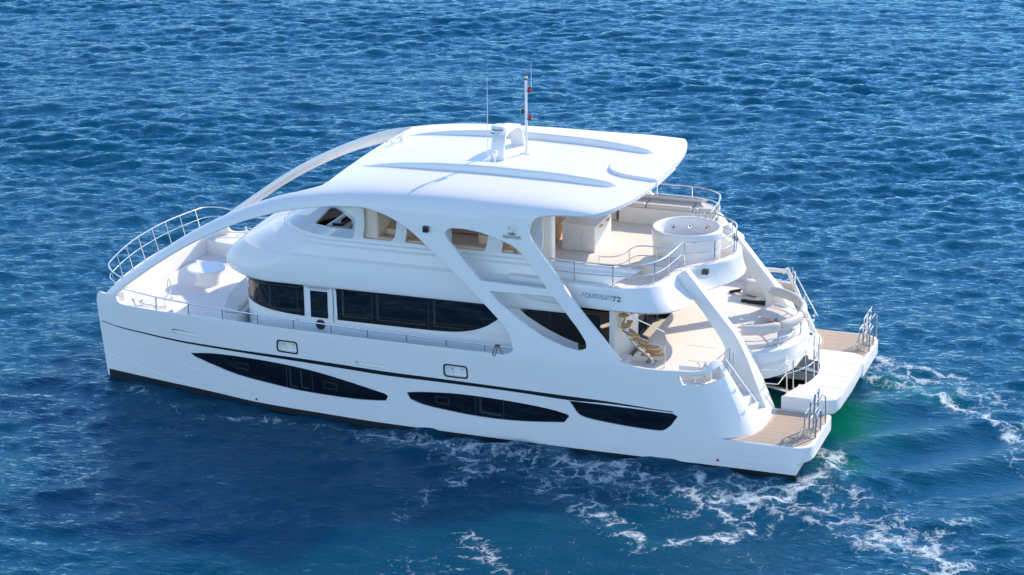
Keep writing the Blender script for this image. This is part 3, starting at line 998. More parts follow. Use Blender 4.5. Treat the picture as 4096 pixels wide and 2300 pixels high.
# raised pad at the aft edge of the roof
pad = fillet([(14.95, .0), (15.1, .75), (15.6, 1.02), (16.58, 1.02), (16.58, -1.02), (15.6, -1.02), (15.1, -.75)], [.3, .3, .3, .1, .1, .3, .3])
mb = MB()
bm = bmesh.new()
pz = lambda x: roof_z(15.0, .3) + (x - 15.0) * (roof_z(16.5, .3) - roof_z(15.0, .3)) / 1.5
rings = [[(x, y, pz(x) + d) for x, y in pad] for d in (-.16, .07, .085)]
rings[2] = [(15.85 + (x - 15.85) * .985, y * .98, z) for x, y, z in rings[2]]
Y(MB().loft(rings), "roof_pad", GEL, HARD, ang=30)
bm.free()

RZ = roof_z(11.8, 0)
# radar arch
mb = MB()
prof = [(-.88, 0), (-.83, .30), (-.72, .56), (-.55, .68), (-.30, .73), (0, .74)]
prof = prof + [(-y, z) for y, z in prof[-2::-1]]
prof = spline(prof, 5)
rings = []
for i, (y, z) in enumerate(prof):
    a = Vector(prof[max(i - 1, 0)]); b = Vector(prof[min(i + 1, len(prof) - 1)])
    t = (b - a).normalized(); n = Vector((-t.y, t.x))
    wdt = .20 + .03 * (1 - min(1, z / .7))
    xo = 11.84 - .04 * z
    rings.append([(xo - wdt, y + n.x * .05, RZ - .03 + z + n.y * .05), (xo + wdt * .8, y + n.x * .05, RZ - .03 + z + n.y * .05), (xo + wdt * .8, y - n.x * .05, RZ - .03 + z - n.y * .05), (xo - wdt, y - n.x * .05, RZ - .03 + z - n.y * .05)])
ARCH = Y(MB().loft(rings), "radar_arch", GEL, HARD, ang=45)
rad = MB().lathe([(0, .0), (.235, 0), (.262, .018), (.264, .045), (.243, .135), (.215, .185), (.16, .203), (0, .208)], (11.66, -.30, RZ + .66), 36)
RADAR = Y(rad, "radar_dome", WHITEP, ang=50)
Y(MB().lathe([(0, 0), (.262, 0), (.262, .014), (0, .014)], (11.66, -.30, RZ + .642), 36), "radar_base_gasket", PLAST, RADAR)
Y(MB().lathe([(0, 0), (.12, 0), (.25, .045), (0, .045)], (11.66, -.30, RZ + .595), 24), "radar_bracket", WHITEP, RADAR)


def cyl_pt(cx, cy, r, z0, a0):
    def f(a, b, c):
        ang = a0 + a / r
        rr = r - .11 * b + .002 + c
        return (cx + rr * math.cos(ang), cy + rr * math.sin(ang), z0 + b)
    return f


put_text("Raymarine", .10, cyl_pt(11.66, -.30, .268, RZ + .72, R(-112 - 3)), "radar_lettering", DKLET, RADAR, width=.31)
# mast with lamps
zb = roof_z(12.38, 0)
mb = MB().tube([(12.38, 0, zb - .02), (12.38, 0, zb + 2.18)], .037, 10).box(12.25, 12.51, -.13, .13, zb - .01, zb + .025, .008)
MAST = Y(mb, "mast", WHITEP)
mb = MB().tube([(12.38, 0, zb + .70), (11.85, -.25, zb + .66)], .018, 6).tube([(12.38, 0, zb + .58), (11.85, .25, zb + .66)], .018, 6)
Y(mb, "mast_stay", WHITEP, MAST)
Y(MB().lathe([(0, 0), (.055, 0), (.055, .03), (.045, .04), (.045, .12), (.055, .13), (.05, .16), (0, .165)], (12.38, 0, zb + 2.18), 14), "masthead_lamp", PLAST, MAST)
Y(MB().lathe([(0, 0), (.047, 0), (.047, .07), (0, .07)], (12.38, 0, zb + 2.225), 14), "lamp_lens", mat("clear_lens", (.75, .78, .8), .1), MAST)
for z in (1.86, 1.04):
    L_ = Y(MB().lathe([(0, 0), (.052, 0), (.052, .03), (0, .03)], (12.49, -.02, zb + z - .03), 12).lathe([(0, 0), (.03, 0), (.03, .12), (.052, .13), (.05, .15), (0, .155)], (12.49, -.02, zb + z - .02), 12).box(12.40, 12.47, -.03, .03, zb + z - .02, zb + z + .0), "red_lamp", PLAST, MAST)
    Y(MB().lathe([(0, 0), (.047, 0), (.047, .11), (0, .11)], (12.49, -.02, zb + z), 12), "red_lens", RED, MAST)
Y(MB().box(12.24, 12.31, -.05, .05, zb + 1.17, zb + 1.32, .01), "steaming_lamp", PLAST, MAST)
Y(MB().box(12.228, 12.243, -.03, .03, zb + 1.20, zb + 1.30), "steaming_lens", mat("white_lens", (.8, .82, .85), .15), MAST)
mb = MB().tube([(12.38, 0, zb + 1.98), (12.54, 0, zb + 1.99)], .012, 6).tube([(12.54, 0, zb + 1.96), (12.54, 0, zb + 2.68)], .012, 6, r1=.004)
Y(mb, "mast_whip_antenna", WHITEP, MAST)
zb2 = roof_z(11.7, -1.32)
Y(MB().tube([(11.69, -1.33, zb2 - .02), (11.69, -1.33, zb2 + .22)], .028, 8).tube([(11.69, -1.33, zb2 + .2), (11.69, -1.33, zb2 + 2.5)], .014, 6, r1=.006), "whip_antenna", WHITEP)
Y(MB().tube([(11.88, -1.28, zb2 - .02), (11.88, -1.28, zb2 + .2)], .02, 8).lathe([(0, 0), (.05, .02), (.085, .12), (.085, .17), (.06, .2), (0, .205)], (11.88, -1.28, zb2 + .19), 14), "satellite_receiver", WHITEP)
hz = roof_z(8.0, .75)
mb = MB().tube([(7.85, .35, hz + .14), (8.0, 1.0, hz + .13)], .03, 8, r1=.016).tube([(7.98, .40, hz + .14), (8.08, 1.02, hz + .13)], .026, 8, r1=.014)
mb.lathe([(0, 0), (.03, 0), (.03, .14), (0, .14)], (7.93, .6, hz), 8).lathe([(0, 0), (.06, 0), (.06, .15), (.045, .2), (0, .2)], (8.05, 1.05, hz), 10)
Y(mb, "air_horn", STEEL)

# ---------------------------------------------------------------- rails


def rail(name, toppts, posts, mids=(), r=.022, pr=.018, parent=None, end_posts=True, n=6, raw=False):
    o = MB().tube(toppts if raw else spline(toppts, n), r, 8).build(name, STEEL, parent or YACHT)
    for mp in mids:
        MB().tube(mp if raw else spline(mp, n), pr * .85, 6).build("mid_rail", STEEL, o)
    for a, b in posts:
        mb = MB().tube([a, b], pr, 8)
        mb.lathe([(0, 0), (.036, 0), (.036, .03), (.026, .045), (0, .05)], (a[0], a[1], a[2] - .005), 8)
        mb.build("stanchion", STEEL, o)
    return o


def m_(p, s):
    return [(x, -s * y, z) for x, y, z in p]   # points are written for port (y<0): s=-1 keeps, s=1 mirrors


for s in (-1, 1):
    k = lambda p: [(x, y * (1 if s < 0 else -1), z) for x, y, z in p]
    # side deck rail on the hull edge
    xs = np.array([1.05, 2.4, 3.6, 4.8, 6.0, 7.2, 8.4, 10.0, 11.5, 12.6, 13.56])
    zr = np.array([2.78, 2.77, 2.74, 2.71, 2.69, 2.675, 2.665, 2.655, 2.65, 2.645, 2.64])
    yr = np.array([float(half(x, 2.4)) - .06 for x in xs]); yr[0] += .0
    tp = k([(x, -y, z) for x, y, z in zip(xs, yr, zr)])
    po = []
    for x in (2.3, 3.43, 4.57, 5.72, 6.88, 8.07, 9.2, 10.4, 11.6, 12.75):
        y = float(half(x, 2.4)) - .06; z = float(np.interp(x, xs, zr))
        po.append((k([(x, -y, 2.37 + .0)])[0], k([(x, -y, z)])[0]))
    rail("deck_rail", tp, po, r=.022)
# bow rail round the front
bt = [(1.15, -3.72, 3.02), (.62, -3.55, 3.15), (.22, -3.15, 3.24), (.08, -2.6, 3.27), (-.08, -1.6, 3.30), (-.16, -.7, 3.31), (-.17, 0, 3.31)]
bt = bt + [(x, -y, z) for x, y, z in bt[-2::-1]]
bmid = [(x + .02, y, 2.56 + (z - 2.56) * .5) for x, y, z in bt]
bt_s = bt
po = []
for y in (-3.1, -2.3, -1.5, -.6, .3, 1.1, 1.9, 2.7):
    yy = [q[1] for q in bt]
    x = float(np.interp(y, yy, [q[0] for q in bt])); z = float(np.interp(y, yy, [q[2] for q in bt]))
    xb = float(np.interp(y, [p[1] for p in path], [p[0] for p in path])) + .10
    po.append(((xb, y, 2.56), (x, y, z)))
rail("bow_rail", bt, po, [bmid])
# bow table, hatches, small rails
TB = Y(MB().lathe([(0, 0), (.57, 0), (.60, .012), (.60, .05), (.585, .065), (0, .07)], (1.83, 0, 2.29), 40), "foredeck_table", GEL)
Y(MB().lathe([(.44, 0), (.40, .03), (.37, .15), (.38, .35), (.46, .46), (0, .46)], (1.9, 0, 1.83), 32), "table_pedestal", GEL, TB)
mb = MB()
for a in (.7, 2.8, 4.9):
    mb.box(1.83 + .45 * math.cos(a) - .025, 1.83 + .45 * math.cos(a) + .025, .45 * math.sin(a) - .02, .45 * math.sin(a) + .02, 2.36, 2.368)
Y(mb, "table_latch", STEEL, TB, flat=True)
# seat base in front of the saloon
bs = [(4.6, 3.45), (4.1, 3.40), (3.7, 2.4), (3.5, 1.4), (3.42, 0)]
bs = bs + [(x, -y) for x, y in bs[-2::-1]]
Y(MB().prism(bs + [(4.55, -3.45), (4.55, 3.45)][::1] if False else bs, 1.6, 2.24, .03), "foredeck_seat_base", GELT)
for s in (-1, 1):
    k = lambda p: [(x, y * (1 if s < 0 else -1), z) for x, y, z in p]
    rail("step_grab_rail", k([(2.28, -3.60, 2.55), (2.24, -3.15, 2.62), (2.05, -2.8, 2.78), (1.9, -2.66, 2.80), (1.86, -2.64, 2.30)]), [(k([(2.28, -3.6, 2.27)])[0], k([(2.28, -3.6, 2.55)])[0]), (k([(2.1, -2.85, 2.27)])[0], k([(2.1, -2.85, 2.75)])[0])], r=.016, pr=.015)
    # bow cleats
    mb = MB().box(1.32, 1.66, s * 3.80 - .07, s * 3.80 + .07, 2.28, 2.31, .01)
    for d in (-.09, .09):
        mb.tube([(1.49 + d, s * 3.8, 2.30), (1.49 + d * 1.7, s * 3.8, 2.48)], .026, 8)
        mb.lathe([(0, 0), (.048, 0), (.048, .02), (0, .03)], (1.49 + d * 1.75, s * 3.8, 2.48), 10)
    Y(mb, "mooring_cleat", STEEL)

# flybridge rail
T = 5.10
ft = [(14.42, -3.95, T), (15.2, -4.02, T), (16.2, -4.0, T), (16.8, -3.85, T), (17.22, -3.45, T), (17.40, -2.9, T), (17.46, -2.2, T), (17.50, -1.50, T)]
ft2 = [(17.50, -1.50, T), (17.85, -1.33, T), (18.25, -1.0, T), (18.52, -.55, T), (18.63, 0, T)]
ptop = spline(ft, 6)[:-1] + spline(ft2, 6)
ptop = ptop + [(x, -y, z) for x, y, z in ptop[-2::-1]]
pm = [(x, y, 4.78) for x, y, z in ptop]
po = []
for x, y in ((15.15, -4.0), (16.25, -3.99), (17.25, -3.40), (17.43, -2.55), (17.55, -1.48), (18.28, -.97), (18.62, -.12)):
    for s in (-1, 1):
        po.append(((x, -s * y, 4.47), (x, -s * y, T)))
rail("flybridge_rail", ptop, po, [pm], raw=True)
# stair-well rail on the flybridge
it = [(15.45, -2.70, 4.86), (15.8, -2.68, 4.88), (16.05, -2.3, 4.88), (16.2, -1.6, 4.90), (16.8, -1.48, 4.90), (17.35, -1.48, 4.90)]
po = [((x, y, 4.05), (x, y, 4.88)) for x, y in ((15.45, -2.70), (16.12, -2.05), (16.75, -1.48))]
rail("stairwell_rail", it, po, [[(x, y, 4.62) for x, y, z in it], [(x, y, 4.35) for x, y, z in it]], r=.02, pr=.017)

# hot tub
tx = 17.2
prof = [(.96, 4.05), (.97, 4.5), (.98, 4.72), (1.0, 4.78), (1.015, 4.95), (1.02, 5.03), (1.0, 5.09), (.96, 5.115), (.91, 5.10), (.88, 5.05), (.86, 4.94), (.82, 4.74), (.72, 4.66), (0.02, 4.64)]
TUB = Y(MB().lathe(prof, (tx, .03, 0), 64), "hot_tub", GEL, ang=50)
for a in (R(100), R(62), R(135)):
    cx, cy = tx + .825 * math.cos(a), .03 + .825 * math.sin(a)
    n = Vector((-math.cos(a), -math.sin(a), .25)).normalized()
    c = Vector((cx, cy, 4.86)); t1 = n.orthogonal().normalized(); t2 = n.cross(t1)
    rg = lambda r, d: [tuple(c + n * d + r * (math.cos(q) * t1 + math.sin(q) * t2)) for q in np.linspace(0, math.tau, 14, endpoint=False)]
    Y(MB().loft([rg(.062, -.02), rg(.062, .018), rg(.045, .022)]), "jet_nozzle", STEEL, TUB)
    Y(MB().loft([rg(.03, .0), rg(.03, .026)]), "jet_eye", PLAST, TUB)
TAP = MB().tube(spline([(17.27, .98, 5.10), (17.27, .98, 5.30), (17.22, .93, 5.37), (17.12, .86, 5.38), (17.08, .83, 5.31)], 5), .017, 8)
for x, y in ((17.1, 1.03), (17.38, .97), (17.6, .87)):
    TAP.lathe([(0, 0), (.03, 0), (.024, .05), (0, .055)], (x, y, 5.09), 10)
TAP.tube([(17.48, .93, 5.10), (17.47, .92, 5.24), (17.42, .88, 5.29)], .02, 8).tube([(17.45, .9, 5.27), (17.38, .84, 5.25)], .038, 8)
Y(TAP, "tub_tap", STEEL, TUB)
mb = MB()
for x, y in ((16.5, -.62), (16.62, -.72)):
    mb.lathe([(0, 0), (.035, 0), (.03, .03), (0, .035)], (x, y, 5.09), 10)
Y(mb, "tub_button", STEEL, TUB)
P = [(tx + .985 * math.cos(a), .03 + .985 * math.sin(a)) for a in np.linspace(R(200), R(300), 20)]
Y(MB().lathe([(0, 0), (.55, 0), (.55, .28), (.52, .3), (0, .3)], (16.7, -1.0, 4.05), 28), "tub_step", GELT, TUB)
sq = [(16.95, -1.32), (17.35, -1.05), (17.1, -.86)]

# flybridge furniture, bar, pillars
Y(MB().box(13.42, 13.58, -3.42, -2.35, 4.05, 6.3).box(13.42, 13.95, -2.35, -2.0, 4.05, 6.35, .08), "flybridge_bulkhead", GELT)
BAR = Y(MB().box(13.45, 14.45, .0, 1.6, 4.05, 4.82, .02).box(13.42, 14.50, -.04, 1.64, 4.82, 4.87, .015), "wet_bar", GELT)
Y(MB().box(13.62, 14.02, -.014, .0, 4.15, 4.7, .004).box(14.04, 14.40, -.014, .0, 4.15, 4.7, .004), "bar_cupboard_door", GEL, BAR)
Y(MB().box(14.025, 14.045, -.03, -.012, 4.42, 4.46), "cupboard_knob", STEEL, BAR, flat=True)
for y in (.25, .9):
    Y(MB().box(14.502, 14.56, y, y + .22, 4.74, 4.80, .01), "wooden_bottle_holder", TEAKS, BAR)
Y(MB().box(13.9, 14.05, 3.35, 3.5, 4.05, 6.3, .03).box(12.0, 14.0, 3.34, 3.46, 4.05, 5.0, .03), "flybridge_pillar", GELT)
# interior of the flybridge lounge
mb = MB()
mb.box(8.9, 13.2, -3.36, -2.7, 4.06, 4.55, .06).box(8.9, 13.2, -3.40, -3.12, 4.5, 5.02, .08)
LO = Y(mb, "lounge_sofa", PEACH)
mb = MB().prism(fillet([(9.0, -2.9), (9.9, -2.9), (9.9, -1.4), (9.0, -1.4)], .3), 4.06, 5.15, .06)
Y(mb, "lounge_sofa_back", PEACH)
Y(MB().prism(fillet([(11.9, -3.0), (12.7, -3.0), (12.7, -.6), (11.9, -.6)], .3), 4.06, 5.25, .06), "lounge_sofa_back", PEACH)
Y(MB().box(8.6, 13.1, .5, 3.3, 4.06, 4.6, .06).box(8.6, 13.1, 2.9, 3.34, 4.6, 5.3, .08), "lounge_sofa", PEACH)
Y(MB().prism(fillet([(8.62, -3.36), (9.1, -3.36), (9.1, -2.5), (8.62, -2.5)], .08), 4.06, 5.95, .03), "helm_partition", CREAM)
for y in (-1.9, -1.1):
    st = MB().box(9.05, 9.5, y - .28, y + .28, 4.75, 4.9, .05)
    st.prism(fillet([(9.40, 4.85), (9.62, 5.75), (9.50, 5.78), (9.28, 4.85)], .04), y - .27, y + .27, .05, axis='y')
    st.tube([(9.25, y, 4.06), (9.25, y, 4.78)], .06, 10)
    Y(st, "helm_seat", CUSH)
CON = Y(MB().prism([(7.2, 4.06), (8.05, 4.06), (8.05, 4.75), (7.85, 5.02), (7.2, 5.02)], -2.75, 0.3, .02, axis='y'), "helm_console", WHITEP)
mb = MB()
for y in (-2.5, -2.15, -1.8, -1.4):
    mb.box(7.88, 7.94, y, y + .22, 4.80, 5.0, .01)
for y in (-2.55, -2.4, -2.25, -2.1, -1.9):
    mb.tube([(7.6, y, 5.02), (7.66, y - .02, 5.20)], .03, 6)
mb.box(8.05, 8.07, -2.65, -2.3, 4.5, 4.7).box(8.05, 8.07, -2.2, -1.9, 4.5, 4.7)
mb.box(7.4, 7.7, -2.74, -1.8, 5.02, 5.1, .02)
Y(mb, "helm_instruments", PLAST, CON)
wheel = [(8.12, -1.6 + .2 * math.cos(a), 4.9 + .2 * math.sin(a)) for a in np.linspace(0, math.tau, 20, endpoint=False)]
Y(MB().tube(wheel, .018, 6, closed=True).tube([(8.12, -1.78, 4.9), (8.12, -1.42, 4.9)], .014, 6).tube([(8.12, -1.6, 4.72), (8.12, -1.6, 5.08)], .014, 6), "steering_wheel", PLAST, CON)
Y(MB().box(8.3, 13.4, -3.3, 3.3, 6.28, 6.31), "lounge_ceiling", CREAM, flat=True)
# stowage box under the sunpad, starboard flybridge
Y(MB().prism(fillet([(14.2, 3.12), (17.0, 3.12), (17.25, 3.25), (17.1, 3.6), (16.7, 3.85), (16.2, 3.95), (14.2, 3.9)], [0, .1, .1, .1, .1, .1, 0]), 4.05, 4.56, .02), "sunpad_base", GELT)

# ---------------------------------------------------------------- stern: fins, stairs, sofa balcony, platforms
fin = [(17.56, 4.42), (17.87, 4.60), (18.35, 4.02), (18.85, 3.42), (19.25, 2.95), (19.42, 2.72), (19.70, 2.30), (20.06, 1.52), (20.40, .724), (19.2, .724), (19.0, 2.0), (19.05, 2.48), (18.9, 2.72), (18.4, 3.38)]
for s in (-1, 1):
    bm = bmesh.new()
    FINP = fin
    n = len(FINP)

    def finy(x, z, o):
        t = min(1, max(0, (z - 2.0) / 2.4))
        yo = 2.78 - .34 * min(1, t * 3.0); yi = 2.06 + .06 * t
        return s * (yo if o else yi)
    vs0 = [bm.verts.new((x, finy(x, z, 1), z)) for x, z in FINP]
    vs1 = [bm.verts.new((x, finy(x, z, 0), z)) for x, z in FINP]
    bm.faces.new(vs0); bm.faces.new(vs1[::-1])
    for i in range(n):
        bm.faces.new((vs0[i], vs0[(i + 1) % n], vs1[(i + 1) % n], vs1[i]))
    bmesh.ops.recalc_face_normals(bm, faces=bm.faces)
    bmesh.ops.bevel(bm, geom=[e for e in bm.edges if e.calc_face_angle(0) > .9], offset=.05, segments=3, profile=.5, affect='EDGES', clamp_overlap=True)
    mb = MB(); mb.addbm(bm)
    FN = Y(mb, "stern_fin", GEL, ang=50)
    # stairs
    mb = MB()
    for x0, x1, z1, yo_ in ((18.5, 18.78, 1.84, 3.9), (18.78, 19.05, 1.62, 3.9), (19.05, 19.93, 1.40, 3.84), (19.93, 20.12, 1.18, 3.66), (20.12, 20.26, .99, 3.4)):
        mb.prism([(x0, s * 2.7), (x1, s * 2.7), (x1 - .05, s * yo_), (x0 - .03, s * yo_)], .5, z1, .012)
    Y(mb, "stern_stairs", GELT)
    # inner liner of the outboard stair wall and mooring shelf
    mb = MB().prism([(18.2, s * 4.62), (18.9, s * 4.45), (19.1, s * 4.2), (19.2, s * 3.92), (18.2, s * 4.0)], 2.02, 2.10)
    mb.prism([(18.15, s * 4.05), (19.05, s * 4.02), (19.05, s * 3.98), (18.15, s * 3.98)], 2.0, 2.44)
    Y(mb, "mooring_shelf", GELT, flat=True)
    mb = MB().box(18.62, 18.98, s * 4.3 - .07, s * 4.3 + .07, 2.10, 2.13, .01)
    for d in (-.1, .1):
        mb.tube([(18.80 + d, s * 4.3, 2.12), (18.80 + d * 1.3, s * 4.3, 2.30)], .035, 8)
        mb.lathe([(0, 0), (.06, 0), (.06, .03), (0, .04)], (18.80 + d * 1.35, s * 4.3, 2.30), 10)
    Y(mb, "mooring_cleat", STEEL)
    k = lambda p: [(x, y * (1 if s < 0 else -1), z) for x, y, z in p]
    hr = k([(19.42, -3.98, 2.76), (20.26, -3.72, 1.50)])
    po = []
    for t in (.08, .5, .9):
        a = Vector(hr[0]).lerp(Vector(hr[1]), t)
        po.append(((a.x - .03, a.y - s * (-.0) , a.z - .16), tuple(a)))
    rail("stair_handrail", hr, po, r=.02, pr=.012, raw=True)
    gt = k([(19.12, -3.95, 2.62), (19.46, -3.72, 2.96), (19.5, -3.7, 2.1)])
    rail("stair_gate", gt, [(k([(19.56, -3.68, 2.06)])[0], k([(19.56, -3.68, 2.85)])[0])], [k([(19.2, -3.95, 2.42), (19.48, -3.72, 2.66)])], r=.018, pr=.014, raw=True)

# balcony bulge
up = [(19.1, 2.12), (19.61, 2.03), (20.02, 1.80), (20.31, 1.46), (20.52, 1.09), (20.67, .55), (20.71, 0)]
lo = [(19.1, 2.06), (19.55, 1.95), (19.9, 1.68), (20.15, 1.3), (20.32, .95), (20.45, .48), (20.48, 0)]
up = spline(up, 12); lo = spline(lo, 12)
rings = [bd_ring(inset(up, .42), 2.0), bd_ring(inset(up, .40), 2.22), bd_ring(inset(up, .36), 2.25), bd_ring(inset(up, .04), 2.25), bd_ring(up, 2.21), bd_ring(lerp2(up, lo, .05), 2.08), bd_ring(lerp2(up, lo, .15), 1.92), bd_ring(lerp2(up, lo, .32), 1.75), bd_ring(lerp2(up, lo, .52), 1.6), bd_ring(lerp2(up, lo, .75), 1.46), bd_ring(lo, 1.40), bd_ring(inset(lo, .06), 1.37), bd_ring(inset(lo, .9), 1.36)]
Y(MB().loft(rings, caps=False, closed=False), "stern_balcony", GEL, recalc=False, ang=50)
# seat ring
q1 = [(x, -y) for x, y in inset(up, .36)]; q1 = q1 + [(x, -y) for x, y in q1[-2::-1]]
# bolster rail
bp_ = [(19.30, -1.80), (19.75, -1.62), (20.22, -1.18), (20.50, -.62), (20.58, 0)]
bp_ = bp_ + [(x, -y) for x, y in bp_[-2::-1]]
bps = spline([(x, y, 2.70) for x, y in bp_], 6)
po = [((x, y, 2.25), (x, y, 2.72)) for x, y in ((19.32, -1.80), (20.21, -1.22), (20.21, 1.22), (19.32, 1.80), (20.585, -.05))]
rail("balcony_rail", [(19.18, -1.83, 2.76)] + [(x, y, 2.76) for x, y in bp_] + [(19.18, 1.83, 2.76)], po, [[(x, y, 2.48) for x, y in bp_]])
# hydraulic platform between the hulls
hp = [(20.52, -2.0), (20.58, -1.95), (20.72, -1.38), (20.97, -.85), (21.08, -.3), (21.10, 0)]
hp = spline(hp[1:], 4)
hp = [(x, y) for x, y in hp] + [(x, -y) for x, y in hp[-2::-1]]
poly = [(20.54, -2.02)] + hp + [(20.54, 2.02), (21.75, 2.02), (22.02, 1.85), (22.10, 1.4), (22.13, 0), (22.10, -1.4), (22.02, -1.85), (21.75, -2.02)]
cxy = Vector((21.5, 0))


def shr(p, d):
    return [(21.5 + (x - 21.5) * (1 - d * 1.2), y * (1 - d * .5)) for x, y in p]


rings = [[(x, y, z) for x, y in shr(poly, d)] for z, d in ((.60, .14), (.66, .03), (.72, .0), (1.05, .0), (1.08, .006), (1.092, .02))]
HP = Y(MB().loft(rings), "hydraulic_platform", GEL, ang=50)
for a, b in ((-1.34, -.04), (.04, 1.34)):
    for c, d in ((a, (a + b) / 2 - .03), ((a + b) / 2 + .03, b)):
        pass
mb = MB()
for y0, y1 in ((-1.85, -1.0), (-.96, -.02), (.02, .96), (1.0, 1.85)):
    x0 = 20.80 if abs((y0 + y1) / 2) > 1.2 else 21.13
    mb.box(x0, 21.98, y0, y1, 1.085, 1.097)
Y(mb, "platform_panel", GELT, HP, flat=True)
for y in (-1.0, 1.0):
    Y(MB().tube([(19.8, y * .9, .9), (21.3, y, .72)], .07, 8), "lifting_arm", STEEL, HP)
ht = [(20.0, -2.25, 1.90), (20.48, -2.21, 1.90), (20.50, -1.40, 1.90), (20.78, -.95, 1.90), (20.97, -.45, 1.90), (21.02, 0, 1.90)]
ht = ht[:3] + spline(ht[2:], 5)[1:]
ht = ht + [(x, -y, z) for x, y, z in ht[-2::-1]]
hm = [(x, y, 1.5) for x, y, z in ht]
po = [((x, s * y, 1.08), (x - .02, s * y, 1.9)) for x, y in ((20.62, 1.72), (20.70, 1.30), (20.96, .85), (21.06, .28)) for s in (-1, 1)]
rail("platform_rail", ht, po, [hm], raw=True)
# folding swim ladders
for s in (-1, 1):
    def lp(x, y, z):
        return (x, s * 3.55 + (y + 3.55), z)
    LD = empty("swim_ladder", (0, 0, 0), YACHT)
    LD.name = "swim_ladder"
    # tall outer hoop, inner folded sections
    def hoop(x, ya, yb, h, nm, tilt=0.0, r=.024):
        pts = [lp(x, ya, .73), lp(x + tilt, ya, .73 + h - .07), lp(x + tilt, ya + .07, .73 + h), lp(x + tilt, yb - .07, .73 + h), lp(x + tilt, yb, .73 + h - .07), lp(x, yb, .73)]
        return MB().tube(pts, r, 8).build(nm, STEEL, LD)
    hoop(21.62, -3.88, -3.28, .62, "ladder_hoop")
    hoop(21.93, -3.88, -3.28, .62, "ladder_hoop")
    mb = MB()
    for y in (-3.80, -3.36):
        mb.tube([lp(21.72, y, .75), lp(21.76, y, 1.72)], .024, 8)
        mb.tube([lp(21.83, y + .02, .80), lp(21.87, y + .02, 1.95)], .024, 8)
    for z in (.95, 1.2, 1.45, 1.7):
        mb.tube([lp(21.75, -3.80, z), lp(21.75, -3.36, z)], .026, 8)
        mb.tube([lp(21.86, -3.78, z + .2), lp(21.86, -3.34, z + .2)], .026, 8)
    mb.build("folded_rungs", STEEL, LD)
    MB().tube([lp(21.95, -2.75, .73), lp(21.93, -2.75, 1.5), lp(21.88, -2.85, 1.58), lp(21.66, -3.4, 1.2), lp(21.46, -3.93, .74)], .022, 8).build("hand_hoop", STEEL, LD)
    MB().tube([lp(21.62, -3.88, .78), lp(21.93, -3.88, .78)], .02, 8).tube([lp(21.62, -3.28, .78), lp(21.93, -3.28, .78)], .02, 8).build("foot_bar", STEEL, LD)

# spiral stairs from the cockpit to the flybridge (port)
ctr = Vector((16.35, -2.55))
st = empty("spiral_stairs", (0, 0, 0), YACHT)
pts = [(17.10, -3.05, 2.05), (17.06, -3.12, 2.2), (16.95, -3.22, 2.38), (16.75, -3.3, 2.58), (16.5, -3.3, 2.85), (16.35, -3.2, 3.2), (16.4, -2.9, 3.6), (16.5, -2.7, 3.78)]
MB().tube(spline(pts, 5), .055, 10).box(16.94, 17.26, -3.2, -2.9, 2.05, 2.08, .01).build("stair_spine", STEEL, st)
for x, y, z, a in [(17.08, -3.02, 2.24, 4), (17.06, -3.16, 2.40, -6), (17.06, -3.30, 2.57, -14), (16.86, -3.36, 2.75, -24), (16.56, -3.36, 2.94, -52), (16.40, -3.25, 3.15, -84), (16.36, -3.05, 3.38, -110), (16.42, -2.85, 3.62, -130)]:
    a = R(a)
    q = [(-.30, -.15), (.32, -.10), (.32, .16), (-.30, .15)]
    p = [(x + u * math.cos(a) - v * math.sin(a), y + u * math.sin(a) + v * math.cos(a)) for u, v in q]
    MB().prism(p, z, z + .04, .01).build("teak_tread", TEAKS, st)
rail("spiral_handrail", [(16.25, -3.45, 3.75), (16.75, -3.5, 3.45), (17.52, -3.35, 3.10), (17.54, -3.34, 3.0), (17.54, -3.34, 2.05)], [], [[(16.1, -3.42, 3.2), (16.7, -3.48, 2.95), (17.54, -3.34, 2.62)]], parent=st, raw=True)

# small deck fittings in the cockpit
for x0, x1, y0, y1 in ((16.7, 17.5, -2.5, -1.5), (17.6, 18.5, -1.4, -.2), (17.2, 18.2, .3, 1.1), (18.0, 18.8, -2.6, -1.7)):
    Y(MB().box(x0, x1, y0, y1, 2.048, 2.057), "deck_hatch", DECK, flat=True)
for x, y in ((17.4, 2.4), (18.2, 1.3), (18.6, 1.7), (18.55, 1.2), (19.0, 1.55)):
    Y(MB().lathe([(0, 0), (.06, 0), (.06, .006), (0, .006)], (x, y, 2.05), 12), "deck_plate", STEEL)
for s in (-1, 1):
    Y(MB().box(18.1, 18.28, s * 1.6 - .09, s * 1.6 + .09, 4.28, 4.42, .02), "floodlight", PLAST)

# ---------------------------------------------------------------- loose things on board


def cushion(name, poly, z0, z1, material, label, cat, group=None, bev=.04):
    c = np.mean(np.array(poly), 0)
    o = MB().prism([(a - c[0], b - c[1]) for a, b in poly], 0, z1 - z0, bev, seg=3).build(name, material)
    o.location = (c[0], c[1], z0)
    tag(o, label, cat, group)
    return o


def pad_seg(a0, a1, r0, r1, n=8):
    f = lambda r, a: (19.12 + r * 1.40 * math.cos(a), r * 1.86 * math.sin(a))
    return [f(r1, a) for a in np.linspace(a0, a1, n)] + [f(r0, a) for a in np.linspace(a1, a0, n)]


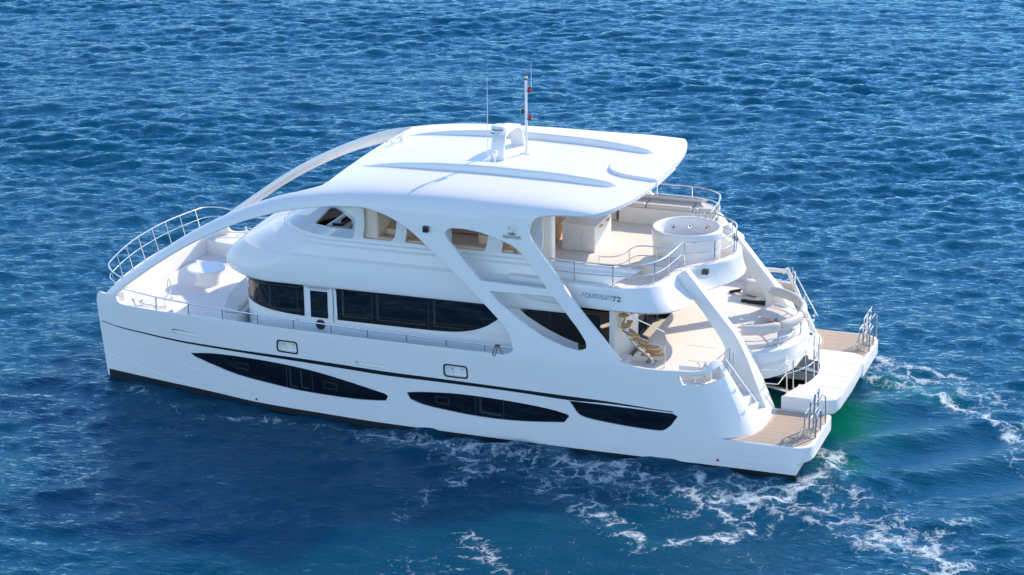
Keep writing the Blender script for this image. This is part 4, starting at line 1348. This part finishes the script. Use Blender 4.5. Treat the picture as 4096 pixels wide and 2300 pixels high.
cushion("seat_cushion", pad_seg(R(-86), R(-52), .60, .96), 2.254, 2.37, CUSHW, "pale curved seat cushion below the port end of the balcony backrest", "cushion", "curved seat cushions on the stern balcony")
cushion("seat_cushion", pad_seg(R(-50), R(-4), .60, .96), 2.254, 2.37, CUSHW, "pale curved seat cushion at the aft port bend of the stern balcony", "cushion", "curved seat cushions on the stern balcony")
cushion("seat_cushion", pad_seg(R(-2), R(48), .60, .96), 2.254, 2.37, CUSHW, "pale curved seat cushion at the aft starboard bend of the balcony", "cushion", "curved seat cushions on the stern balcony")
cushion("seat_cushion", pad_seg(R(50), R(86), .52, .96), 2.254, 2.37, CUSHW, "pale seat cushion with squared open end at the far side of the stern balcony", "cushion", "curved seat cushions on the stern balcony")
Nb = len(bps)
labels = ["long straight beige bolster on the port rail of the stern balcony", "curved beige bolster at the aft port bend, beside the gap in the row",
          "curved beige bolster at the aft starboard bend of the balcony rail", "beige bolster at the far starboard end of the balcony rail"]
cuts = [(0, .27), (.285, .495), (.505, .715), (.73, 1.0)]
for (a, b), lb in zip(cuts, labels):
    i0, i1 = int(a * (Nb - 1)), int(b * (Nb - 1))
    pts = [Vector(p) + Vector((0, 0, .11)) for p in bps[i0:i1 + 1]]
    c = sum(pts, Vector()) / len(pts)
    mb = MB()
    rings = []
    P_ = [p - c for p in pts]
    n = 14
    for i, p in enumerate(P_):
        t = (P_[min(i + 1, len(P_) - 1)] - P_[max(i - 1, 0)]).normalized()
        sd_ = t.cross(Vector((0, 0, 1))).normalized()
        e = .86 if i in (0, len(P_) - 1) else 1.0
        rings.append([tuple(p + e * (.115 * math.cos(q * math.tau / n) * sd_ + Vector((0, 0, .15 * math.sin(q * math.tau / n))))) for q in range(n)])
    mb.loft(rings)
    o = mb.build("backrest_bolster", CUSH, ang=60)
    o.location = c
    tag(o, lb, "bolster", "beige bolsters round the stern balcony rail")

sp_ = [((14.3, 3.12), (15.02, 3.12), (15.02, 3.9), (14.3, 3.9)), ((15.06, 3.12), (16.46, 3.12), (16.46, 3.86), (15.06, 3.9)), ((16.50, 3.12), (17.02, 3.14), (17.22, 3.28), (17.05, 3.58), (16.75, 3.80), (16.50, 3.86))]
sl3 = ["beige sunpad section nearest the roof on the far side of the flybridge", "widest beige sunpad, middle of three on the far flybridge locker", "rounded beige sunpad at the aft end of the flybridge locker beside the tub"]
for p, lb in zip(sp_, sl3):
    cushion("sunpad", list(p), 4.562, 4.70, CUSHW, lb, "sunpad", "sunpads on the flybridge locker", .03)
for s, lb in ((-1, "grey white foredeck seat pad under the front window, near side"), (1, "grey white foredeck seat pad hidden partly behind the hood, far side")):
    p = [(4.55, 3.42), (4.08, 3.38), (3.72, 2.4), (3.52, 1.45), (3.44, .04), (4.1, .04), (4.3, 1.6)]
    cushion("foredeck_pad", [(a, s * b) for a, b in p], 2.244, 2.40, CUSHW, lb, "seat pad", "seat pads on the foredeck", .04)

# fender with plastic wrap, black rope beside it
fd = empty("fender", (18.45, 3.35, 2.30))
tag(fd, "fat white cylindrical fender in crumpled plastic lying on the aft deck", "fender")
ax = Vector((.92, -.22, 0)).normalized()
P0 = Vector((0, 0, 0))
prof = [(-.30, .05), (-.30, .2), (-.26, .245), (-.1, .25), (.4, .25), (.75, .25), (.8, .2), (.8, .05)]
t2 = ax.cross(Vector((0, 0, 1))).normalized()
MB().loft([[tuple(ax * d + r * (math.cos(q * math.tau / 20) * t2 + Vector((0, 0, math.sin(q * math.tau / 20))))) for q in range(20)] for d, r in prof]).build("fender_body", FOAMP, fd)
rings = []
for d, r in [(-.56, .05), (-.50, .10), (-.44, .13), (-.38, .19), (-.32, .245), (-.27, .26), (-.22, .256)]:
    rings.append([tuple(ax * d + r * (1 + random.uniform(-.06, .06)) * (math.cos(q * math.tau / 20) * t2 + Vector((0, 0, math.sin(q * math.tau / 20))))) for q in range(20)])
MB().loft(rings).build("plastic_wrap", WRAP, fd)
MB().tube(spline([(-.5, .1, -.12), (-.75, .14, -.2), (-.84, .08, -.215), (-.75, .02, -.2), (-.5, .02, -.15)], 5), .03, 8).build("fender_eye", ROPED, fd)
rp = MB()
for i in range(9):
    o = random.uniform(-.05, .05)
    rp.tube(spline([(0, .1 * math.sin(i), .02), (.25, -.06 + o, .03 + .02 * (i % 3)), (.6, -.12 + o * 1.8, .05 + .025 * (i % 3)), (1.0, -.2 + o * 2.2, .06), (1.25, -.3 + o * 2, .04)], 5), .024, 6)
rp.tube(spline([(0, .06, .03), (-.14, .1, .03), (-.2, .03, .03), (-.14, -.04, .03), (0, -.02, .03)], 5), .03, 6)
o = rp.build("mooring_rope", ROPED); o.location = (18.35, 2.72, 2.055)
tag(o, "hank of black rope with an eye lying beside the white fender", "rope")
# rope on the aft port cleat
rp = MB()
for i in range(6):
    r_ = .12 + .02 * i
    rp.tube(spline([(-.18 + .02 * i, .02, .22), (-.05, .1 - .02 * i, .30), (.08, .0, .34 + .02 * i), (.14, -.09, .22), (0, -.1, .16 + .02 * i), (-.2, -.06, .12)], 5), .017, 6)
rp.tube(spline([(0, 0, .25), (-.02, .08, .42), (-.06, .12, .52), (-.1, .1, .5)], 4), .016, 6).tube(spline([(.06, 0, .3), (.12, .05, .5), (.15, .06, .58), (.17, .03, .46), (.08, .0, .3)], 4), .016, 6)
rp.tube(spline([(-.02, 0, .15), (-.25, -.05, .08), (-.5, -.08, .10), (-.62, -.06, .16)], 5), .016, 6)
o = rp.build("cleat_rope", ROPEW); o.location = (18.80, -4.3, 2.1)
tag(o, "pale mooring rope looped over the steel cleat in the port quarter recess", "rope")
rp = MB()
y0 = float(half(13.2, 2.4)) - .06
for d in (-.05, -.01, .03, .07):
    ring = [(d + .008 * math.sin(a), .035 * math.cos(a), .035 * math.sin(a)) for a in np.linspace(0, math.tau, 12, endpoint=False)]
    rp.tube(ring, .016, 6, closed=True)
rp.tube(spline([(-.04, -.03, 0), (-.08, -.05, -.12), (-.12, -.06, -.24), (-.07, -.06, -.28), (-.02, -.05, -.2), (0, -.04, -.05)], 5), .015, 6)
rp.tube(spline([(.04, -.03, 0), (.10, -.04, -.08), (.16, -.05, -.18), (.20, -.05, -.20)], 5), .015, 6)
o = rp.build("rail_rope", ROPEB); o.location = (13.12, -y0, 2.64)
tag(o, "brown rope knotted on the side rail just ahead of the strut", "rope")
rp = MB()
y0 = float(half(7.0, 2.4)) - .06
for d in (-.03, .01):
    rp.tube([(d, .03 * math.cos(a), .03 * math.sin(a)) for a in np.linspace(0, math.tau, 10, endpoint=False)], .010, 6, closed=True)
rp.tube(spline([(0, 0, .03), (.03, -.03, .09), (-.03, -.03, .07), (-.05, -.04, -.08), (-.03, -.05, -.2)], 4), .009, 6).tube(spline([(.03, -.02, 0), (.10, -.03, -.05), (.15, -.03, -.2), (.17, -.03, -.26)], 4), .007, 6)
o = rp.build("lashing_cord", ROPEW); o.location = (7.05, -y0, 2.68)
tag(o, "thin white cord tied on the side rail beside the saloon door", "cord")
rp = MB().tube(spline([(0, 0, .1), (.06, .05, .03), (.3, .02, .03), (.6, -.02, .03), (.82, 0, .03), (.86, .08, -.02)], 5), .018, 6)
rp.tube(spline([(-.05, 0, .16), (.06, .03, .1), (.16, -.02, .08), (.2, .04, .04)], 5), .018, 6)
o = rp.build("bow_line", ROPEW); o.location = (1.50, -3.72, 2.29)
tag(o, "grey white line led aft from the cleat on the port bow", "rope")


# ---------------------------------------------------------------- sea
def make_sea():
    n, Lx = 1024, 102.4
    rng = np.random.default_rng(11)
    kx = np.fft.fftfreq(n, Lx / n) * math.tau
    KX, KY = np.meshgrid(kx, kx, indexing='xy')
    K = np.hypot(KX, KY); K[0, 0] = 1
    wd = np.array([-0.30, 0.954])
    ct = (KX * wd[0] + KY * wd[1]) / K
    kp = math.tau / 2.1
    spec = np.exp(-1.25 * (kp / K)**2) / K**3.55 * (0.05 + np.abs(ct)**3.2) * np.exp(-(K * .05)**2)
    spec += 1.6 * np.exp(-((np.log(K) - math.log(math.tau / 7.0)) / .35)**2) / K**3.55 * .02 * (0.2 + np.abs(ct)**2)
    amp = np.sqrt(spec) * (rng.normal(size=(n, n)) + 1j * rng.normal(size=(n, n)))
    amp[0, 0] = 0
    H = np.fft.ifft2(amp)
    h = H.real; sc = .056 / h.std(); h = h * sc
    dx = np.fft.ifft2(amp * 1j * KX / K).real * sc; dy = np.fft.ifft2(amp * 1j * KY / K).real * sc
    x0, x1, y0, y1, st = -58.0, 48.0, -34.0, 104.0, .125
    gx = np.arange(x0, x1 + 1e-6, st); gy = np.arange(y0, y1 + 1e-6, st)
    X, Yg = np.meshgrid(gx, gy)

    def smp(a):
        fx = (X / Lx * n) % n; fy = (Yg / Lx * n) % n
        ix = fx.astype(int); iy = fy.astype(int); tx_ = fx - ix; ty_ = fy - iy
        i1 = (ix + 1) % n; j1 = (iy + 1) % n
        return (a[iy, ix] * (1 - tx_) + a[iy, i1] * tx_) * (1 - ty_) + (a[j1, ix] * (1 - tx_) + a[j1, i1] * tx_) * ty_
    h = smp(h); dx = smp(dx); dy = smp(dy)

    def dist_line(pts):
        d = np.full(X.shape, 1e9)
        for (ax, ay), (bx, by) in zip(pts[:-1], pts[1:]):
            vx, vy = bx - ax, by - ay
            t = np.clip(((X - ax) * vx + (Yg - ay) * vy) / (vx * vx + vy * vy + 1e-9), 0, 1)
            d = np.minimum(d, np.hypot(X - ax - t * vx, Yg - ay - t * vy))
        return d
    g = lambda d, s: np.exp(-(d / s)**2)
    # calmer water in the lee of the hull, slick behind the stern
    calm = g(dist_line([(7, -8), (14, -10.5), (19, -11)]), 3.6) * .66
    calm = np.maximum(calm, g(dist_line([(23.5, -1), (27, -3)]), 3.0) * .7)
    calm = np.maximum(calm, g(dist_line([(4, 0), (21, 0)]), 3.6) * .75)
    k = 1 - calm
    # low swirls of the propeller wash
    sw = .10 * np.sin(X * 1.1 - Yg * 1.9 + 1.4 * np.sin(X * .5)) * g(dist_line([(23, 0), (30, -4)]), 3.6)
    gust = .80 + .28 * np.sin(.11 * X + .21 * Yg + 1.5 * np.sin(.07 * X - .05 * Yg)) + .22 * np.sin(.23 * X - .17 * Yg + 2 * np.sin(.09 * Yg))
    k = k * np.clip(gust, .6, 1.3)
    z = -.195 + h * k + sw
    # turbulent wash
    wash = np.maximum.reduce([g(dist_line([(11, -5.4), (16, -5.9), (22, -5.2)]), 1.2), g(dist_line([(21.8, -3.4), (24, -4.4)]), 1.3), g(dist_line([(22, 3.6), (25, 2.2), (28, -.5)]), 1.0)])
    tb = np.zeros_like(z)
    for i in range(26):
        a = rng.uniform(0, math.tau); kk = rng.uniform(3, 11)
        tb += np.sin(kk * (X * math.cos(a) + Yg * math.sin(a)) + rng.uniform(0, 6.28) + 1.5 * np.sin(.9 * X + i)) / kk
    z += .075 * tb * wash
    # wash rolled up along the black boot
    z += .02 * g(dist_line([(9, -4.95), (21, -5.0)]), .5)
    z += .07 * g(dist_line([(18, -5.0), (22, -5.0), (22.3, -3)]), 1.2) + .08 * g(dist_line([(.2, -3.6), (2.5, -4.1)]), 1.0)
    # foam density
    fo = np.zeros_like(z)

    def foam(pts, s, a):
        nonlocal fo
        fo = np.maximum(fo, a * g(dist_line(pts), s))
    foam([(9.5, -5.3), (12, -5.5), (15, -5.6), (19, -5.7), (21.5, -5.4)], .75, .78)
    foam([(12.4, -5.6), (13.2, -7.0), (13.0, -7.8)], .45, .62)
    foam([(15.0, -5.6), (15.6, -7.2), (16.6, -8.0), (17.5, -8.6)], .65, .74)
    foam([(17.5, -8.6), (17.9, -9.3), (19.1, -9.9), (19.9, -9.3), (20.8, -8.9)], .40, .80)
    foam([(18.0, -8.8), (18.3, -9.7), (18.9, -10.3)], .5, .68)
    foam([(18.6, -6.2), (20.1, -6.5), (21.4, -6.2), (22.0, -5.2)], .55, .86)
    foam([(20.1, -7.3), (21.2, -8.3), (20.4, -9.0)], .35, .66)
    foam([(13, -6.0), (17, -6.6), (20, -6.8), (22.6, -6.4), (24.5, -7.5)], 1.5, .60)
    foam([(21.9, -4.7), (22.6, -3.8), (22.1, -2.7)], .55, .85)
    foam([(22.2, -5.4), (24.0, -6.1), (25.5, -7.6), (26.5, -9)], 1.2, .56)
    foam([(14.6, -11.0), (15.3, -11.7), (16, -12.5)], .6, .58)
    foam([(12.5, -10.5), (12.6, -8.8)], .5, .46)
    foam([(21.8, 5.2), (23.0, 4.7), (24.4, 4.5)], .4, .8)
    foam([(21.9, 3.6), (23.0, 3.2), (24.2, 2.4), (26.0, 1.1), (27.5, -.8)], .42, .80)
    foam([(22.0, 4.4), (24.5, 3.4), (27.5, 1.0)], 1.3, .56)
    foam([(27, -1), (27.5, -3.0)], .6, .52)
    foam([(26.3, -5.9), (25.9, -6.6), (25.4, -7.8)], .4, .58)
    foam([(1.4, -4.3), (2.4, -4.9), (4.6, -5.6), (6.5, -5.1), (9, -5.2)], .35, .60)
    foam([(3.9, -6.6), (4.7, -7.0)], .3, .56)
    foam([(6.6, -9.4), (7.1, -9.6)], .3, .58)
    foam([(.1, -3.7), (.6, -4.0)], .3, .55)
    foam([(15, -14), (22, -12)], 3.5, .36)
    # keep the foam outside the slick edge: soft random modulation
    md = np.zeros_like(z)
    for i in range(10):
        a = rng.uniform(0, math.tau); kk = rng.uniform(.6, 2.2)
        md += np.sin(kk * (X * math.cos(a) + Yg * math.sin(a)) + rng.uniform(0, 6.28))
    fo = fo * (1 + .06 * md)
    # aerated green water between and behind the hulls
    gr = np.maximum.reduce([1.0 * g(dist_line([(19.5, .8), (21.8, .3), (22.1, -.9)]), 1.15), .55 * g(dist_line([(22.6, 3.4), (24, 2.6)]), .7), .6 * g(dist_line([(22.2, -3), (22.9, -3.4)]), .6),
                            .32 * g(dist_line([(-1, 3.5), (1, 6)]), 1.6)])
    gr = np.clip(gr, 0, 1)
    # towards the rim of the fine mesh the waves pass over to the bump map alone
    rim_ = np.clip(np.minimum.reduce([X - x0, x1 - X, Yg - y0, y1 - Yg]) / 9.0, 0, 1)
    rim_ = rim_ * rim_ * (3 - 2 * rim_)
    z = -.195 + (z + .195) * rim_; k = k * rim_
    P = np.stack([X - .75 * dx * k, Yg - .75 * dy * k, z], -1).reshape(-1, 3)
    ny, nx = X.shape
    idx = np.arange(nx * ny).reshape(ny, nx)
    quads = np.stack([idx[:-1, :-1], idx[:-1, 1:], idx[1:, 1:], idx[1:, :-1]], -1).reshape(-1, 4)
    # skirt out to the horizon
    per = np.concatenate([idx[0, :-1], idx[:-1, -1], idx[-1, :0:-1], idx[:0:-1, 0]])
    pc = P[per].copy()
    c = np.array([-5, 26, 0.]); dirs = pc - c; dirs[:, 2] = 0
    out = c + dirs / np.abs(dirs).max(1)[:, None] * 9000
    out[:, 2] = -.2
    nb = len(P); P = np.concatenate([P, out])
    m_ = len(per); ar = np.arange(m_)
    sk = np.stack([per[ar], nb + ar, nb + (ar + 1) % m_, per[(ar + 1) % m_]], -1)
    quads = np.concatenate([quads, sk])
    me = bpy.data.meshes.new("sea")
    me.vertices.add(len(P)); me.vertices.foreach_set('co', P.astype(np.float32).ravel())
    me.loops.add(quads.size); me.loops.foreach_set('vertex_index', quads.astype(np.int32).ravel())
    me.polygons.add(len(quads)); me.polygons.foreach_set('loop_start', np.arange(0, quads.size, 4, dtype=np.int32))
    me.update(calc_edges=True)
    me.polygons.foreach_set('use_smooth', np.ones(len(quads), bool))
    for nm, arr in (("foam", fo), ("aerated", gr), ("calm", calm), ("open", 1 - rim_)):
        at = me.attributes.new(nm, 'FLOAT', 'POINT')
        at.data.foreach_set('value', np.concatenate([arr.ravel(), np.full(m_, 1.0 if nm == 'open' else 0.0)]).astype(np.float32))
    o = bpy.data.objects.new("sea", me); COL.objects.link(o)
    tag(o, "rippled deep blue sea with foam and wake around the yacht", kind="structure")
    # material
    mm = bpy.data.materials.new("sea_water"); mm.use_nodes = True
    t = mm.node_tree; b = t.nodes["Principled BSDF"]; N = t.nodes.new; Lk = t.links.new
    tc = N("ShaderNodeTexCoord")

    def noise(scale, detail, sxyz=(1, 1, 1), rough=.55, dist=0.0, rot=0.0):
        mp = N("ShaderNodeMapping"); mp.inputs['Scale'].default_value = sxyz; mp.inputs['Rotation'].default_value = (0, 0, rot)
        Lk(tc.outputs['Object'], mp.inputs[0])
        q = N("ShaderNodeTexNoise"); q.inputs['Scale'].default_value = scale; q.inputs['Detail'].default_value = detail
        q.inputs['Roughness'].default_value = rough; q.inputs['Distortion'].default_value = dist
        Lk(mp.outputs[0], q.inputs['Vector'])
        return q

    def math_(op, a, b_=None, clamp=False):
        q = N("ShaderNodeMath"); q.operation = op; q.use_clamp = clamp
        for i, v in enumerate((a, b_)):
            if v is None: continue
            if isinstance(v, (int, float)): q.inputs[i].default_value = v
            else: Lk(v, q.inputs[i])
        return q.outputs[0]

    def attr(nm):
        q = N("ShaderNodeAttribute"); q.attribute_name = nm
        return q.outputs['Fac']

    def mixc(f, a, b_):
        q = N("ShaderNodeMix"); q.data_type = 'RGBA'
        for s_, v in (('Factor', f), ('A', a), ('B', b_)):
            if isinstance(v, (tuple, float)):
                q.inputs[s_].default_value = (*v, 1) if isinstance(v, tuple) else v
            else: Lk(v, q.inputs[s_])
        return q.outputs['Result']
    n1 = noise(.16, 3)
    deep = mixc(n1.outputs['Fac'], (.0002, .046, .094), (.0003, .058, .112))
    colr = mixc(attr("aerated"), deep, (.0006, .150, .100))
    # lacy foam: edges of distorted cells at two sizes, broken by patches and thinned by the density attribute
    f0 = noise(1.1, 4, rough=.6); f2 = noise(15, 5, rough=.7); f3 = noise(.9, 5, rough=.65)
    dv = N("ShaderNodeVectorMath"); dv.operation = 'SCALE'; dv.inputs['Scale'].default_value = 1.1
    Lk(f0.outputs['Color'], dv.inputs[0])
    pv = N("ShaderNodeVectorMath"); pv.operation = 'ADD'
    Lk(tc.outputs['Object'], pv.inputs[0]); Lk(dv.outputs[0], pv.inputs[1])
    edges = []
    for sc_, wd_ in ((1.25, .20), (3.4, .26)):
        vo = N("ShaderNodeTexVoronoi"); vo.feature = 'DISTANCE_TO_EDGE'; vo.inputs['Scale'].default_value = sc_
        Lk(pv.outputs[0], vo.inputs['Vector'])
        edges.append(math_('SUBTRACT', 1.0, math_('DIVIDE', vo.outputs['Distance'], wd_), True))
    val = math_('ADD', math_('MULTIPLY', edges[0], .42), math_('MULTIPLY', edges[1], .30))
    val = math_('ADD', val, math_('MULTIPLY', math_('SUBTRACT', f2.outputs['Fac'], .5), 1.0))
    val = math_('ADD', val, math_('MULTIPLY', math_('SUBTRACT', f3.outputs['Fac'], .5), 1.2))
    fm = math_('MULTIPLY', math_('SUBTRACT', math_('ADD', val, attr("foam")), .95), 1.6, True)
    fm = math_('MULTIPLY', fm, math_('GREATER_THAN', attr("foam"), .12))
    fm = math_('MULTIPLY', fm, .88)
    milk = math_('MULTIPLY', math_('SUBTRACT', attr("foam"), .40, True), .55, True)
    colr = mixc(milk, colr, (.02, .17, .26))
    colr = mixc(fm, colr, (.78, .82, .84))
    Lk(colr, b.inputs['Base Color'])
    rg = math_('ADD', .07, math_('MULTIPLY', fm, .6))
    Lk(rg, b.inputs['Roughness'])
    b.inputs['IOR'].default_value = 1.333
    b.subsurface_method = 'BURLEY'
    b.inputs['Subsurface Weight'].default_value = 1.0
    b.inputs['Subsurface Radius'].default_value = (.6, 1.0, 1.0)
    b.inputs['Subsurface Scale'].default_value = 2.6
    b.inputs['Specular IOR Level'].default_value = 0.0
    b1 = noise(2.6, 5, (1.0, 2.3, 1), rot=-.3, rough=.6); b2 = noise(11, 4, (1.0, 1.7, 1), rot=-.3)
    hsum = math_('ADD', math_('MULTIPLY', b1.outputs['Fac'], .070), math_('MULTIPLY', b2.outputs['Fac'], .011))
    b3 = noise(.42, 4, (1.0, 2.0, 1), rot=-.3, rough=.55, dist=.6)
    hsum = math_('ADD', hsum, math_('MULTIPLY', math_('MULTIPLY', b3.outputs['Fac'], .75), attr("open")))
    hsum = math_('MULTIPLY', hsum, math_('SUBTRACT', 1.0, math_('MULTIPLY', attr("calm"), .55)))
    hsum = math_('ADD', hsum, math_('MULTIPLY', fm, .02))
    bp2 = N("ShaderNodeBump"); bp2.inputs['Strength'].default_value = 1.0; bp2.inputs['Distance'].default_value = 1.0
    Lk(hsum, bp2.inputs['Height']); Lk(bp2.outputs['Normal'], b.inputs['Normal'])
    gl = N("ShaderNodeBsdfGlossy"); gl.inputs['Color'].default_value = (.46, .74, 1.0, 1)
    Lk(rg, gl.inputs['Roughness']); Lk(bp2.outputs['Normal'], gl.inputs['Normal'])
    fr = N("ShaderNodeFresnel"); fr.inputs['IOR'].default_value = 1.333
    Lk(bp2.outputs['Normal'], fr.inputs['Normal'])
    ff = math_('MULTIPLY', fr.outputs[0], math_('SUBTRACT', .92, math_('MULTIPLY', fm, .8)))
    mxs = N("ShaderNodeMixShader"); Lk(ff, mxs.inputs[0]); Lk(b.outputs[0], mxs.inputs[1]); Lk(gl.outputs[0], mxs.inputs[2])
    Lk(mxs.outputs[0], t.nodes['Material Output'].inputs['Surface'])
    me.materials.append(mm)


make_sea()
